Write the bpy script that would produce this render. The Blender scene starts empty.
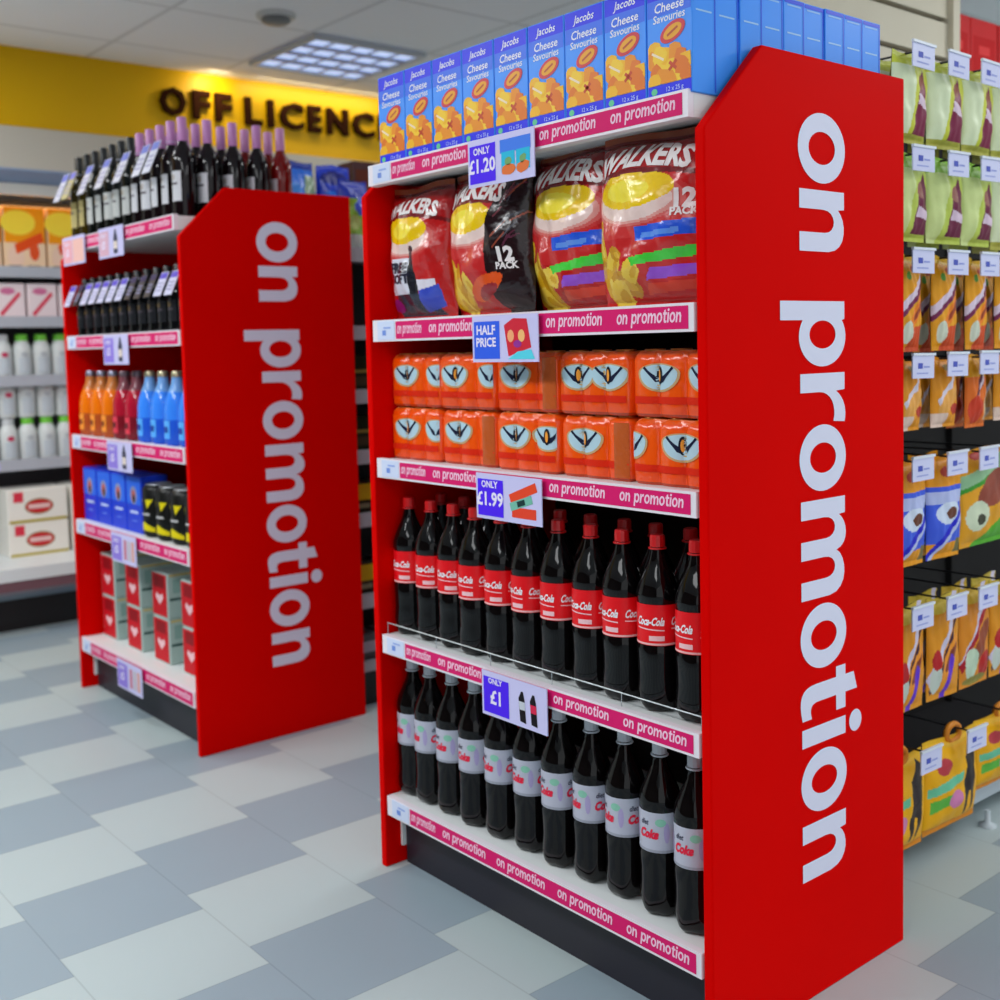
import bpy, math, random
from mathutils import Vector, Matrix
from mathutils.geometry import tessellate_polygon

S = bpy.context.scene
COL = S.collection
PI = math.pi
R = math.radians

# ------------------------------------------------------------------ camera
CAM_H = 1.30
cam_data = bpy.data.cameras.new('camera')
cam_data.sensor_width = 36.0
cam_data.lens = 1147.88 / 1000 * 36.0
cam_data.shift_y = -0.076
cam_data.clip_start = 0.05
cam_data.dof.use_dof = True
cam_data.dof.focus_distance = 2.15
cam_data.dof.aperture_fstop = 3.2
cam = bpy.data.objects.new('camera', cam_data)
COL.objects.link(cam)
cam.matrix_world = (Matrix.Translation((0, 0, CAM_H)) @ Matrix.Rotation(R(-39.71940849), 4, 'Z')
                    @ Matrix.Rotation(R(86.12878866), 4, 'X') @ Matrix.Rotation(R(-1.33767741), 4, 'Z'))
S.camera = cam

# ------------------------------------------------------------------ world, view, ceiling lamps
w = bpy.data.worlds.new('world'); S.world = w
w.use_nodes = True
w.node_tree.nodes['Background'].inputs[0].default_value = (0.92, 0.97, 1.0, 1)
w.node_tree.nodes['Background'].inputs[1].default_value = 0.95
S.view_settings.view_transform = 'Standard'
S.view_settings.look = 'None'
S.view_settings.gamma = 1.0
S.view_settings.use_curve_mapping = False
S.view_settings.exposure = 0.0
CEIL = 2.78


def area_light(x, y, z, sx, sy, power, col=(1, 1, 1), rot=(0, 0, 0)):
    d = bpy.data.lights.new('ceiling_lamp', 'AREA')
    d.shape = 'RECTANGLE'; d.size = sx; d.size_y = sy
    d.energy = power; d.color = col
    o = bpy.data.objects.new('ceiling_lamp', d)
    o.location = (x, y, z); o.rotation_euler = rot
    COL.objects.link(o)
    return o


LP = 33
for lx, ly, k in ((-0.7, 0.4, .5), (-0.7, 2.5, 1.7), (-0.7, 4.3, 1.4), (0.9, -1.2, 0.2), (2.6, -0.8, .45), (2.9, 3.0, .15),
                  (4.4, 0.4, 1.0), (4.8, 3.4, 1.0), (0.7, 5.0, .6)):
    area_light(lx, ly, CEIL - 0.03, 0.6, 1.2, LP * k, (0.96, 0.985, 1.0))

# ------------------------------------------------------------------ colour and material helpers


def lin(c):
    return tuple(((x / 255) / 12.92 if x / 255 <= 0.04045 else ((x / 255 + 0.055) / 1.055) ** 2.4) for x in c)


MATS = {}


def new_mat(name):
    m = bpy.data.materials.new(name); m.use_nodes = True
    MATS[name] = m
    return m, m.node_tree.nodes, m.node_tree.links, m.node_tree.nodes['Principled BSDF']


def attr_mat(name, rough, coat=0.0, metal=0.0, spec=0.5, bump=0.0):
    m, n, l, b = new_mat(name)
    a = n.new('ShaderNodeAttribute'); a.attribute_name = 'Col'
    l.new(a.outputs['Color'], b.inputs['Base Color'])
    b.inputs['Roughness'].default_value = rough
    b.inputs['Coat Weight'].default_value = coat
    b.inputs['Coat Roughness'].default_value = 0.08
    b.inputs['Metallic'].default_value = metal
    b.inputs['Specular IOR Level'].default_value = spec
    if bump:
        t = n.new('ShaderNodeTexNoise'); t.inputs['Scale'].default_value = 28
        c = n.new('ShaderNodeTexCoord'); l.new(c.outputs['Object'], t.inputs['Vector'])
        bp = n.new('ShaderNodeBump'); bp.inputs['Strength'].default_value = bump; bp.inputs['Distance'].default_value = 0.01
        l.new(t.outputs['Fac'], bp.inputs['Height']); l.new(bp.outputs['Normal'], b.inputs['Normal'])
    return m


attr_mat('print', 0.5, spec=0.15)
attr_mat('card', 0.34, 0.0, spec=0.3)
attr_mat('film', 0.22, 0.1, spec=0.5, bump=0.5)
attr_mat('pet_film', 0.45, 0.0, spec=0.3, bump=0.2)
attr_mat('plastic', 0.35)
attr_mat('glass_dark', 0.05, 0.0, spec=0.32)
attr_mat('letter_paint', 0.8, spec=0.05)
attr_mat('matte', 0.8, spec=0.2)
attr_mat('steel', 0.35, metal=0.8)
attr_mat('lettering', 0.45, spec=0.3)


def panel_mat():
    m, n, l, b = new_mat('panel_red')
    t = n.new('ShaderNodeTexNoise'); t.inputs['Scale'].default_value = 3.0
    c = n.new('ShaderNodeTexCoord'); l.new(c.outputs['Object'], t.inputs['Vector'])
    r = n.new('ShaderNodeValToRGB')
    r.color_ramp.elements[0].position = 0.3; r.color_ramp.elements[0].color = (*lin((220, 1, 0)), 1)
    r.color_ramp.elements[1].position = 0.7; r.color_ramp.elements[1].color = (*lin((225, 2, 0)), 1)
    l.new(t.outputs['Fac'], r.inputs[0]); l.new(r.outputs[0], b.inputs['Base Color'])
    b.inputs['Roughness'].default_value = 0.5
    b.inputs['Specular IOR Level'].default_value = 0.02


panel_mat()


def floor_mat():
    m, n, l, b = new_mat('floor_vinyl')
    tc = n.new('ShaderNodeTexCoord'); sp = n.new('ShaderNodeSeparateXYZ'); l.new(tc.outputs['Object'], sp.inputs[0])

    def mth(op, a, bb=None):
        q = n.new('ShaderNodeMath'); q.operation = op
        for i, v in enumerate((a, bb)):
            if v is None: continue
            if isinstance(v, (int, float)): q.inputs[i].default_value = v
            else: l.new(v, q.inputs[i])
        return q.outputs[0]
    cx = mth('DIVIDE', mth('SUBTRACT', sp.outputs['X'], 0.78), 0.3325)
    ci = mth('FLOOR', cx)
    yy = mth('DIVIDE', mth('SUBTRACT', mth('SUBTRACT', sp.outputs['Y'], 2.15), mth('MULTIPLY', ci, 0.09)), 0.64)
    fr = mth('FRACT', yy)
    light = mth('LESS_THAN', fr, 0.5)
    # seams
    fx = mth('FRACT', cx)
    ex = mth('MINIMUM', fx, mth('SUBTRACT', 1.0, fx))
    f2 = mth('FRACT', mth('MULTIPLY', yy, 2.0))
    ey = mth('MINIMUM', f2, mth('SUBTRACT', 1.0, f2))
    seam = mth('LESS_THAN', mth('MINIMUM', ex, ey), 0.006)
    no = n.new('ShaderNodeTexNoise'); no.inputs['Scale'].default_value = 2.2; no.inputs['Detail'].default_value = 3
    l.new(tc.outputs['Object'], no.inputs['Vector'])
    mx = n.new('ShaderNodeMix'); mx.data_type = 'RGBA'
    l.new(light, mx.inputs['Factor'])
    mx.inputs['A'].default_value = (*lin((150, 166, 176)), 1)
    mx.inputs['B'].default_value = (*lin((183, 196, 197)), 1)
    m2 = n.new('ShaderNodeMix'); m2.data_type = 'RGBA'; m2.blend_type = 'MULTIPLY'
    l.new(mth('MULTIPLY', seam, 0.22), m2.inputs['Factor']); l.new(mx.outputs['Result'], m2.inputs['A'])
    m2.inputs['B'].default_value = (0.3, 0.3, 0.3, 1)
    m3 = n.new('ShaderNodeMix'); m3.data_type = 'RGBA'; m3.blend_type = 'MULTIPLY'
    l.new(mth('MULTIPLY', no.outputs['Fac'], 0.25), m3.inputs['Factor']); l.new(m2.outputs['Result'], m3.inputs['A'])
    m3.inputs['B'].default_value = (0.72, 0.76, 0.78, 1)
    l.new(m3.outputs['Result'], b.inputs['Base Color'])
    b.inputs['Roughness'].default_value = 0.42
    b.inputs['Specular IOR Level'].default_value = 0.35


floor_mat()


def ceiling_mat():
    m, n, l, b = new_mat('ceiling_tiles')
    tc = n.new('ShaderNodeTexCoord'); sp = n.new('ShaderNodeSeparateXYZ'); l.new(tc.outputs['Object'], sp.inputs[0])

    def mth(op, a, bb=None):
        q = n.new('ShaderNodeMath'); q.operation = op
        for i, v in enumerate((a, bb)):
            if v is None: continue
            if isinstance(v, (int, float)): q.inputs[i].default_value = v
            else: l.new(v, q.inputs[i])
        return q.outputs[0]
    fx = mth('FRACT', mth('DIVIDE', mth('SUBTRACT', sp.outputs['X'], 2.165), 0.68))
    fy = mth('FRACT', mth('DIVIDE', mth('SUBTRACT', sp.outputs['Y'], 4.74), 0.66))
    ex = mth('MINIMUM', fx, mth('SUBTRACT', 1.0, fx)); ey = mth('MINIMUM', fy, mth('SUBTRACT', 1.0, fy))
    seam = mth('LESS_THAN', mth('MINIMUM', ex, ey), 0.016)
    no = n.new('ShaderNodeTexNoise'); no.inputs['Scale'].default_value = 90
    l.new(tc.outputs['Object'], no.inputs['Vector'])
    mx = n.new('ShaderNodeMix'); mx.data_type = 'RGBA'; l.new(mth('MULTIPLY', seam, 0.35), mx.inputs['Factor'])
    mx.inputs['A'].default_value = (*lin((248, 249, 250)), 1); mx.inputs['B'].default_value = (*lin((150, 150, 150)), 1)
    l.new(mx.outputs['Result'], b.inputs['Base Color'])
    bp = n.new('ShaderNodeBump'); bp.inputs['Strength'].default_value = 0.15
    l.new(no.outputs['Fac'], bp.inputs['Height']); l.new(bp.outputs['Normal'], b.inputs['Normal'])
    b.inputs['Roughness'].default_value = 0.9


ceiling_mat()


def noisy_mat(name, a, bcol, scale, rough, spec=0.5, metal=0.0):
    m, n, l, b = new_mat(name)
    t = n.new('ShaderNodeTexNoise'); t.inputs['Scale'].default_value = scale
    c = n.new('ShaderNodeTexCoord'); l.new(c.outputs['Object'], t.inputs['Vector'])
    r = n.new('ShaderNodeValToRGB')
    r.color_ramp.elements[0].color = (*lin(a), 1); r.color_ramp.elements[1].color = (*lin(bcol), 1)
    l.new(t.outputs['Fac'], r.inputs[0]); l.new(r.outputs[0], b.inputs['Base Color'])
    b.inputs['Roughness'].default_value = rough; b.inputs['Specular IOR Level'].default_value = spec
    b.inputs['Metallic'].default_value = metal


noisy_mat('wall_paint', (205, 208, 200), (214, 216, 208), 4, 0.8, 0.3)
noisy_mat('wall_dark', (54, 48, 46), (84, 74, 66), 3, 0.8, 0.2)
noisy_mat('yellow_fascia', (222, 172, 0), (228, 180, 0), 2, 0.4, 0.2)
noisy_mat('slat_cream', (214, 204, 182), (222, 212, 190), 6, 0.6, 0.3)
noisy_mat('shelf_white', (226, 230, 230), (234, 238, 238), 5, 0.4)
noisy_mat('plinth_dark', (30, 27, 38), (36, 32, 44), 5, 0.5)
noisy_mat('black_paint', (14, 15, 17), (20, 21, 23), 5, 0.5)
noisy_mat('grey_steel', (176, 180, 190), (192, 196, 204), 8, 0.4, 0.4)


def emit_mat(name, col, strength):
    m, n, l, b = new_mat(name)
    b.inputs['Base Color'].default_value = (*lin(col), 1)
    b.inputs['Emission Color'].default_value = (*lin(col), 1)
    b.inputs['Emission Strength'].default_value = strength


emit_mat('tube_cool', (196, 214, 255), .75)
emit_mat('chill_strip', (255, 206, 140), 9.0)

# ------------------------------------------------------------------ mesh builder


class MB:
    def __init__(self):
        self.v = []; self.f = []; self.m = []; self.c = []; self.s = []; self.names = []

    def mi(self, mat):
        if mat not in self.names: self.names.append(mat)
        return self.names.index(mat)

    def add(self, pts, faces, col, mat='print', smooth=False):
        k = len(self.v); self.v.extend([tuple(p) for p in pts]); i = self.mi(mat)
        for j, f in enumerate(faces):
            self.f.append([k + q for q in f]); self.m.append(i); self.s.append(smooth)
            self.c.append(col[j] if isinstance(col, list) else col)

    def box(self, x0, x1, y0, y1, z0, z1, col, mat='print', ch=0.0):
        if ch:  # chamfered vertical edges and top
            c = ch
            ring = [(x0 + c, y0), (x1 - c, y0), (x1, y0 + c), (x1, y1 - c), (x1 - c, y1), (x0 + c, y1), (x0, y1 - c), (x0, y0 + c)]
            rin = [(x0 + 2 * c, y0 + c), (x1 - 2 * c, y0 + c), (x1 - c, y0 + 2 * c), (x1 - c, y1 - 2 * c), (x1 - 2 * c, y1 - c), (x0 + 2 * c, y1 - c), (x0 + c, y1 - 2 * c), (x0 + c, y0 + 2 * c)]
            self.loft([[(x, y, z0 + c) if 0 else (x, y, z0) for x, y in rin], [(x, y, z0 + c) for x, y in ring], [(x, y, z1 - c) for x, y in ring], [(x, y, z1) for x, y in rin]], col, mat)
            return
        p = [(x0, y0, z0), (x1, y0, z0), (x1, y1, z0), (x0, y1, z0), (x0, y0, z1), (x1, y0, z1), (x1, y1, z1), (x0, y1, z1)]
        self.add(p, [(3, 2, 1, 0), (4, 5, 6, 7), (0, 1, 5, 4), (1, 2, 6, 5), (2, 3, 7, 6), (3, 0, 4, 7)], col, mat)

    def loft(self, rings, col, mat='print', smooth=False, cap=True):
        n = len(rings[0]); pts = [p for r in rings for p in r]; fs = []
        for i in range(len(rings) - 1):
            for j in range(n):
                a, b = i * n + j, i * n + (j + 1) % n
                fs.append((a, b, b + n, a + n))
        cols = col
        if isinstance(col, list):
            cols = [col[i] for i in range(len(rings) - 1) for j in range(n)]
        self.add(pts, fs, cols, mat, smooth)
        if cap:
            c0 = col[0] if isinstance(col, list) else col
            c1 = col[-1] if isinstance(col, list) else col
            self.add(rings[0], [tuple(reversed(range(n)))], c0, mat); self.add(rings[-1], [tuple(range(n))], c1, mat)

    def lathe(self, prof, col, mat='print', seg=20, cx=0, cy=0, cap=True):
        rings = [[(cx + r * math.cos(2 * PI * j / seg), cy + r * math.sin(2 * PI * j / seg), z) for j in range(seg)] for r, z in prof]
        self.loft(rings, col, mat, True, cap)

    def prism(self, poly, axis, a, b, col, mat='print'):
        def P(u, v, t): return {'x': (t, u, v), 'y': (u, t, v), 'z': (u, v, t)}[axis]
        n = len(poly)
        pts = [P(u, v, a) for u, v in poly] + [P(u, v, b) for u, v in poly]
        self.add(pts, [tuple(reversed(range(n))), tuple(range(n, 2 * n))] + [(i, (i + 1) % n, (i + 1) % n + n, i + n) for i in range(n)], col, mat)

    def tube(self, pts, r, col, mat='steel', seg=8):
        rings = []
        for i, p in enumerate(pts):
            p = Vector(p); a = Vector(pts[max(i - 1, 0)]); b = Vector(pts[min(i + 1, len(pts) - 1)])
            t = (b - a).normalized(); u = t.orthogonal().normalized()
            if i and rings_u: u = (rings_u - t * rings_u.dot(t)).normalized()
            rings_u = u; v = t.cross(u)
            rings.append([tuple(p + r * (math.cos(2 * PI * j / seg) * u + math.sin(2 * PI * j / seg) * v)) for j in range(seg)])
        self.loft(rings, col, mat, True)

    def tris2d(self, tris, M, col, mat, d, sub):
        out = []
        st = list(tris)
        while st:
            t = st.pop()
            if sub:
                e = [(math.dist(t[i], t[(i + 1) % 3]), i) for i in range(3)]
                L, i = max(e)
                if L > sub:
                    a, b, c = t[i], t[(i + 1) % 3], t[(i + 2) % 3]
                    mpt = ((a[0] + b[0]) / 2, (a[1] + b[1]) / 2)
                    st.append((a, mpt, c)); st.append((mpt, b, c)); continue
            out.append(t)
        pts = []; fs = []
        for t in out:
            k = len(pts)
            pts += [M(q[0], q[1], d) for q in t]; fs.append((k, k + 1, k + 2))
        self.add(pts, fs, col, mat)

    def decal(self, outer, M, col, holes=(), mat='print', d=0.0006, sub=None):
        polys = [[Vector((x, y, 0)) for x, y in outer]] + [[Vector((x, y, 0)) for x, y in h] for h in holes]
        flat = [p for q in polys for p in q]
        tr = tessellate_polygon(polys)
        self.tris2d([tuple((flat[i].x, flat[i].y) for i in t) for t in tr], M, col, mat, d, sub)

    def text(self, s, M, size, col, x=0, y=0, align='c', bold=0.03, shear=0.0, sx=1.0, mat='print', d=0.0012, arch=0.0, sub=None):
        tris, x0, x1 = font_tris(s, bold)
        wd = (x1 - x0) * size * sx
        ox = x - (wd / 2 if align == 'c' else (wd if align == 'r' else 0))
        T = []
        for t in tris:
            T.append(tuple((ox + (q[0] - x0) * size * sx + q[1] * size * shear,
                            y + q[1] * size - arch * ((ox + (q[0] - x0) * size * sx - x) ** 2)) for q in t))
        self.tris2d(T, M, col, mat, d, sub)

    def build(self, name, parent=None, loc=(0, 0, 0), rotz=0.0):
        me = bpy.data.meshes.new(name)
        me.from_pydata(self.v, [], self.f)
        for q in self.names: me.materials.append(MATS[q])
        me.polygons.foreach_set('material_index', self.m)
        me.polygons.foreach_set('use_smooth', self.s)
        at = me.color_attributes.new('Col', 'FLOAT_COLOR', 'CORNER')
        buf = []
        for f, c in zip(self.f, self.c):
            buf.extend((*c, 1.0) * len(f))
        at.data.foreach_set('color', buf)
        me.update()
        o = bpy.data.objects.new(name, me)
        COL.objects.link(o)
        o.location = loc; o.rotation_euler = (0, 0, rotz)
        if parent: o.parent = parent
        return o


FT = {}


def font_tris(s, bold):
    k = (s, bold)
    if k not in FT:
        cu = bpy.data.curves.new('lettering', 'FONT'); cu.body = s; cu.size = 1; cu.offset = bold; cu.resolution_u = 2
        cu.fill_mode = 'FRONT'
        o = bpy.data.objects.new('lettering', cu); COL.objects.link(o)
        dg = bpy.context.evaluated_depsgraph_get()
        e = o.evaluated_get(dg); me = e.to_mesh()
        me.calc_loop_triangles()
        V = [(v.co.x, v.co.y) for v in me.vertices]
        T = [tuple(V[i] for i in t.vertices) for t in me.loop_triangles]
        xs = [q[0] for q in V] or [0, 1]
        FT[k] = (T, min(xs), max(xs))
        e.to_mesh_clear()
        bpy.data.objects.remove(o); bpy.data.curves.remove(cu)
    return FT[k]


def flat_map(origin, u, v, nrm):
    o, u, v, n = Vector(origin), Vector(u), Vector(v), Vector(nrm)
    return lambda a, b, d=0: tuple(o + u * a + v * b + n * d)


def front(x0, y, z0):   # a face towards -y, u to the right, v up
    return flat_map((x0, y, z0), (1, 0, 0), (0, 0, 1), (0, -1, 0))


def ell(cx, cy, rx, ry, n=16, rot=0.0, wob=0.0, seed=0):
    rnd = random.Random(seed); c, s = math.cos(rot), math.sin(rot); out = []
    for i in range(n):
        a = 2 * PI * i / n; k = 1 + (rnd.uniform(-wob, wob) if wob else 0)
        x, y = rx * k * math.cos(a), ry * k * math.sin(a)
        out.append((cx + x * c - y * s, cy + x * s + y * c))
    return out


def rect(u0, v0, u1, v1): return [(u0, v0), (u1, v0), (u1, v1), (u0, v1)]


def band(cx, cy, L, W, rot):
    c, s = math.cos(rot), math.sin(rot)
    return [(cx + x * c - y * s, cy + x * s + y * c) for x, y in ((-L / 2, -W / 2), (L / 2, -W / 2), (L / 2, W / 2), (-L / 2, W / 2))]


# glyphs of the promotion lettering, drawn as polygons (x-height 1, stem 0.25); each returns a list of (outer, holes)
def bez(p0, p1, p2, p3, n):
    return [tuple((1 - t) ** 3 * a + 3 * (1 - t) ** 2 * t * b + 3 * (1 - t) * t * t * c + t ** 3 * d for a, b, c, d in zip(p0, p1, p2, p3))
            for t in [i / n for i in range(1, n + 1)]]


def glyph(ch, W, q=6, s=0.255):
    if ch == 'o':
        return [(ell(W / 2, .5, W / 2, .525, q * 5), [ell(W / 2, .5, W / 2 - s * .97, .525 - s * .92, q * 4)])]
    if ch == 'n' or ch == 'm':
        m = 1 if ch == 'n' else 2
        aw = (W - s) / m
        p = [(0, 0), (0, 1), (s * .93, 1), (s * .97, .86)]
        for k in range(m):
            x0 = s + k * aw if k == 0 else s + k * aw - s * .25
            x1 = s + (k + 1) * aw
            yk = .86 if k == 0 else .80
            p += bez((x0, yk), (x0 + .12 * aw + .03, 1.04), (x1 - .02, 1.10), (x1, .64), q) if k == m - 1 else \
                bez((x0, yk), (x0 + .15 * aw, 1.05), (x1 - .12, 1.12), (x1 - s * .25, .80), q)
        p += [(W, 0)]
        for k in reversed(range(m)):
            xr = s + (k + 1) * aw - s; xl = s + k * aw
            p += [(xr, 0), (xr, .56)] + bez((xr, .56), (xr, .84), (xl + .0, .84), (xl, .52), q) + [(xl, 0)]
        return [(p, [])]
    if ch == 'p':
        cx, rx = W * .54, W * .46
        n = q * 4
        a0 = math.acos(max(-1, (s - cx) / rx)); ye = .525 * math.sin(a0)
        bowl = [(cx + rx * math.cos(a), .5 + .525 * math.sin(a)) for a in [a0 - 2 * a0 * i / n for i in range(n + 1)]]
        hx = (s + W - s * .97) / 2
        return [([(0, -.42), (0, 1), (s * .95, 1)] + bowl + [(s, -.42)], [ell(hx + .005, .5, (W - s * .97 - s) / 2, .525 - s * .92, q * 4)])]
    if ch == 'r':
        return [([(0, 0), (0, 1), (s * .93, 1), (s * .98, .80)] + bez((s * .98, .80), (s + .1, 1.0), (W - .15, 1.05), (W, 1.0), q)
                 + [(W - .02, .74)] + bez((W - .02, .74), (s + .2, .82), (s, .68), (s, .42), q) + [(s, 0)], [])]
    if ch == 't':
        x0 = W * .24
        return [([(0, .78), (0, 1), (x0, 1), (x0, 1.2), (x0 + s, 1.28), (x0 + s, 1), (W, 1), (W, .78), (x0 + s, .78), (x0 + s, .36)]
                 + bez((x0 + s, .36), (x0 + s, .18), (W - .12, .17), (W, .22), q) + [(W, .01)]
                 + bez((W, .01), (W - .3, -.08), (x0, -.04), (x0, .32), q) + [(x0, .78)], [])]
    if ch == 'i':
        return [(rect(W / 2 - s / 2, 0, W / 2 + s / 2, 1), []), (ell(W / 2, 1.24, .155, .15, q * 3), [])]


ADV = {'o': .90, 'n': .80, 'p': .88, 'r': .62, 'm': 1.32, 't': .60, 'i': .26, ' ': .5}


def promo_small(mb, M, x, y, xh, length, col):
    """'on promotion' in small lettering starting at x"""
    s = 'on promotion'
    tot = sum(ADV[c] for c in s) + .09 * len(s)
    k = length / tot
    for c in s:
        if c != ' ':
            for outer, holes in glyph(c, ADV[c], 3, .24):
                f = lambda P: [(x + a * k + b * xh * .12, y + b * xh) for a, b in P]
                mb.decal(f(outer), M, col, [f(h) for h in holes], d=.0007)
        x += (ADV[c] + .09) * k


# ------------------------------------------------------------------ scene bookkeeping


def tag(o, label=None, cat=None, group=None, kind=None):
    if label: o['label'] = label
    if cat: o['category'] = cat
    if group: o['group'] = group
    if kind: o['kind'] = kind
    return o


def thing(name, loc=(0, 0, 0), rotz=0.0):
    o = bpy.data.objects.new(name, None); COL.objects.link(o)
    o.empty_display_size = 0.05
    o.location = loc; o.rotation_euler = (0, 0, rotz)
    return o


USED = set()


def copy_tree(o, parent=None):
    c = o.copy(); COL.objects.link(c)
    if parent: c.parent = parent
    for ch in list(o.children): copy_tree(ch, c)
    return c


def put(proto, x, y, z, rotz, label, cat, group=None, tilt=None, scale=None):
    """first use moves the proto itself, later uses copy it with its parts"""
    if proto.name in USED: o = copy_tree(proto)
    else:
        USED.add(proto.name); o = proto
    o.location = (x, y, z); o.rotation_euler = (tilt[0] if tilt else 0, tilt[1] if tilt else 0, rotz)
    o.scale = scale or (1, 1, 1)
    for k in ('label', 'category', 'group'):
        if k in o: del o[k]
    return tag(o, label, cat, group)


ORD = ['first', 'second', 'third', 'fourth', 'fifth', 'sixth', 'seventh', 'eighth', 'ninth', 'tenth', 'eleventh', 'twelfth', 'thirteenth']
FACE = R(-90)     # products on the promotion bays face -x
WHITE = lin((245, 245, 250)); BLACK = lin((14, 14, 16))
PINK = lin((222, 26, 108)); PURPLE = lin((80, 36, 245)); RED = lin((206, 16, 20))

# ------------------------------------------------------------------ room shell
mb = MB(); mb.box(-3, 11.0, -3.6, 6.6, -0.1, 0, WHITE, 'floor_vinyl'); tag(mb.build('floor'), kind='structure')
mb = MB(); mb.box(-3, 7.6, -1.8, 6.6, CEIL, CEIL + .1, WHITE, 'ceiling_tiles'); tag(mb.build('ceiling'), kind='structure')
mb = MB(); mb.box(-3, 11.0, 6.5, 6.6, 0, CEIL, WHITE, 'wall_paint'); tag(mb.build('wall_back'), kind='structure')
mb = MB(); mb.box(-3.1, -3, -1.8, 6.6, 0, CEIL, WHITE, 'wall_dark'); tag(mb.build('wall_left'), kind='structure')
mb = MB(); mb.box(11.0, 11.1, -3.6, 6.6, 0, CEIL, WHITE, 'wall_paint'); tag(mb.build('wall_right'), kind='structure')
# the yellow bulkhead above the chillers
mb = MB(); mb.box(-3, 8.5, 5.75, 6.5, 2.405, CEIL, WHITE, 'yellow_fascia')
mb.box(-3, 8.5, 5.755, 6.5, 2.395, 2.405, WHITE, 'wall_paint'); tag(mb.build('trim_1'), kind='structure')

# sign letters, each fixed to the bulkhead
sign = thing('shop_sign', (2.53, 5.75, 2.535))
tag(sign, 'OFF LICENCE sign of dark raised letters on the yellow bulkhead', 'sign')
SIGNL = [('O', 2.53, 2.675), ('F', 2.712, 2.81), ('F', 2.84, 2.935), ('L', 3.015, 3.115), ('I', 3.152, 3.188), ('C', 3.225, 3.375),
         ('E', 3.405, 3.49), ('N', 3.53, 3.67), ('C', 3.70, 3.85), ('E', 3.885, 3.97)]
for ch, a, b in SIGNL:
    mb = MB()
    T, x0, x1 = font_tris(ch, 0.035)
    hh = max(q[1] for t in T for q in t) - min(q[1] for t in T for q in t); zb = min(q[1] for t in T for q in t)
    kx = (b - a) / (x1 - x0); kz = .148 / hh
    c = lin((46, 20, 6))
    for yy in (-.03, -.002):
        mb.tris2d([tuple(((q[0] - x0) * kx, (q[1] - zb) * kz) for q in t) for t in T], lambda u, v, d, yy=yy: (u + a - 2.53, yy, v), c, 'letter_paint', 0, None)
    # side walls from boundary edges
    from collections import Counter
    E = Counter(); 
    for t in T:
        for i in range(3):
            e = tuple(sorted((tuple(round(z, 5) for z in t[i]), tuple(round(z, 5) for z in t[(i + 1) % 3])))); E[e] += 1
    for (p, q), k in E.items():
        if k == 1:
            P = [((p[0] - x0) * kx + a - 2.53, (p[1] - zb) * kz), ((q[0] - x0) * kx + a - 2.53, (q[1] - zb) * kz)]
            mb.add([(P[0][0], -.03, P[0][1]), (P[1][0], -.03, P[1][1]), (P[1][0], -.002, P[1][1]), (P[0][0], -.002, P[0][1])], [(0, 1, 2, 3)], c, 'letter_paint')
    mb.build('letter', sign)

# louvred light fitting and smoke detector in the ceiling
fx = thing('ceiling_light', (3.18, 5.05, CEIL - .02))
tag(fx, 'square louvred fluorescent light fitting set in the ceiling by the sign', 'light')
W2 = .31
mb = MB()
for s in (-1, 1):
    mb.box(s * W2 - .012, s * W2 + .012, -W2 - .012, W2 + .012, -.006, .015, lin((190, 196, 200)), 'plastic')
    mb.box(-W2 + .012, W2 - .012, s * W2 - .012, s * W2 + .012, -.006, .015, lin((190, 196, 200)), 'plastic')
mb.build('frame', fx)
mb = MB(); mb.box(-W2 + .012, W2 - .012, -W2 + .012, W2 - .012, .008, .015, lin((226, 232, 240)), 'tube_cool'); mb.build('diffuser', fx)
mb = MB()
for k in range(1, 4):
    y = -W2 + k * 2 * W2 / 4
    mb.box(-W2 + .012, W2 - .012, y - .014, y + .014, -.004, .008, lin((150, 160, 186)), 'plastic')
for k in range(1, 5):
    x = -W2 + k * 2 * W2 / 5
    mb.box(x - .004, x + .004, -W2 + .012, W2 - .012, -.004, .008, lin((205, 212, 222)), 'plastic')
mb.build('louvre', fx)
sd = thing('smoke_detector', (2.57, 4.57, CEIL))
tag(sd, 'round pale smoke detector on the ceiling near the sign', 'detector')
mb = MB(); mb.lathe([(.085, 0), (.088, -.012), (.08, -.02)], lin((205, 208, 206)), 'plastic', 24); mb.build('base', sd)
mb = MB(); mb.lathe([(.062, -.02), (.064, -.032), (.05, -.042), (.02, -.046)], lin((120, 124, 124)), 'plastic', 24); mb.build('sensor_cap', sd)
area_light(2.83, 5.60, CEIL - .03, .10, .10, 1.1, (1.0, .84, .5), (R(35), 0, 0))  # added warm lamp without a fitting, makes the glare on the bulkhead
area_light(3.5, 5.62, CEIL - .012, .9, .05, 2.0, (1.0, .88, .6), (R(30), 0, 0))  # added strip without a fitting, brightens the bulkhead behind the letters

# ------------------------------------------------------------------ promotion bays
GW = 1.074; GX = 1.553
LETTERS = [('o', 1.727, 1.595), ('n', 1.582, 1.466), ('p', 1.372, 1.247), ('r', 1.234, 1.137), ('o', 1.135, 1.006), ('m', .990, .798),
           ('o', .785, .658), ('t', .651, .563), ('i', .548, .508), ('o', .496, .372), ('n', .355, .243)]


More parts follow.
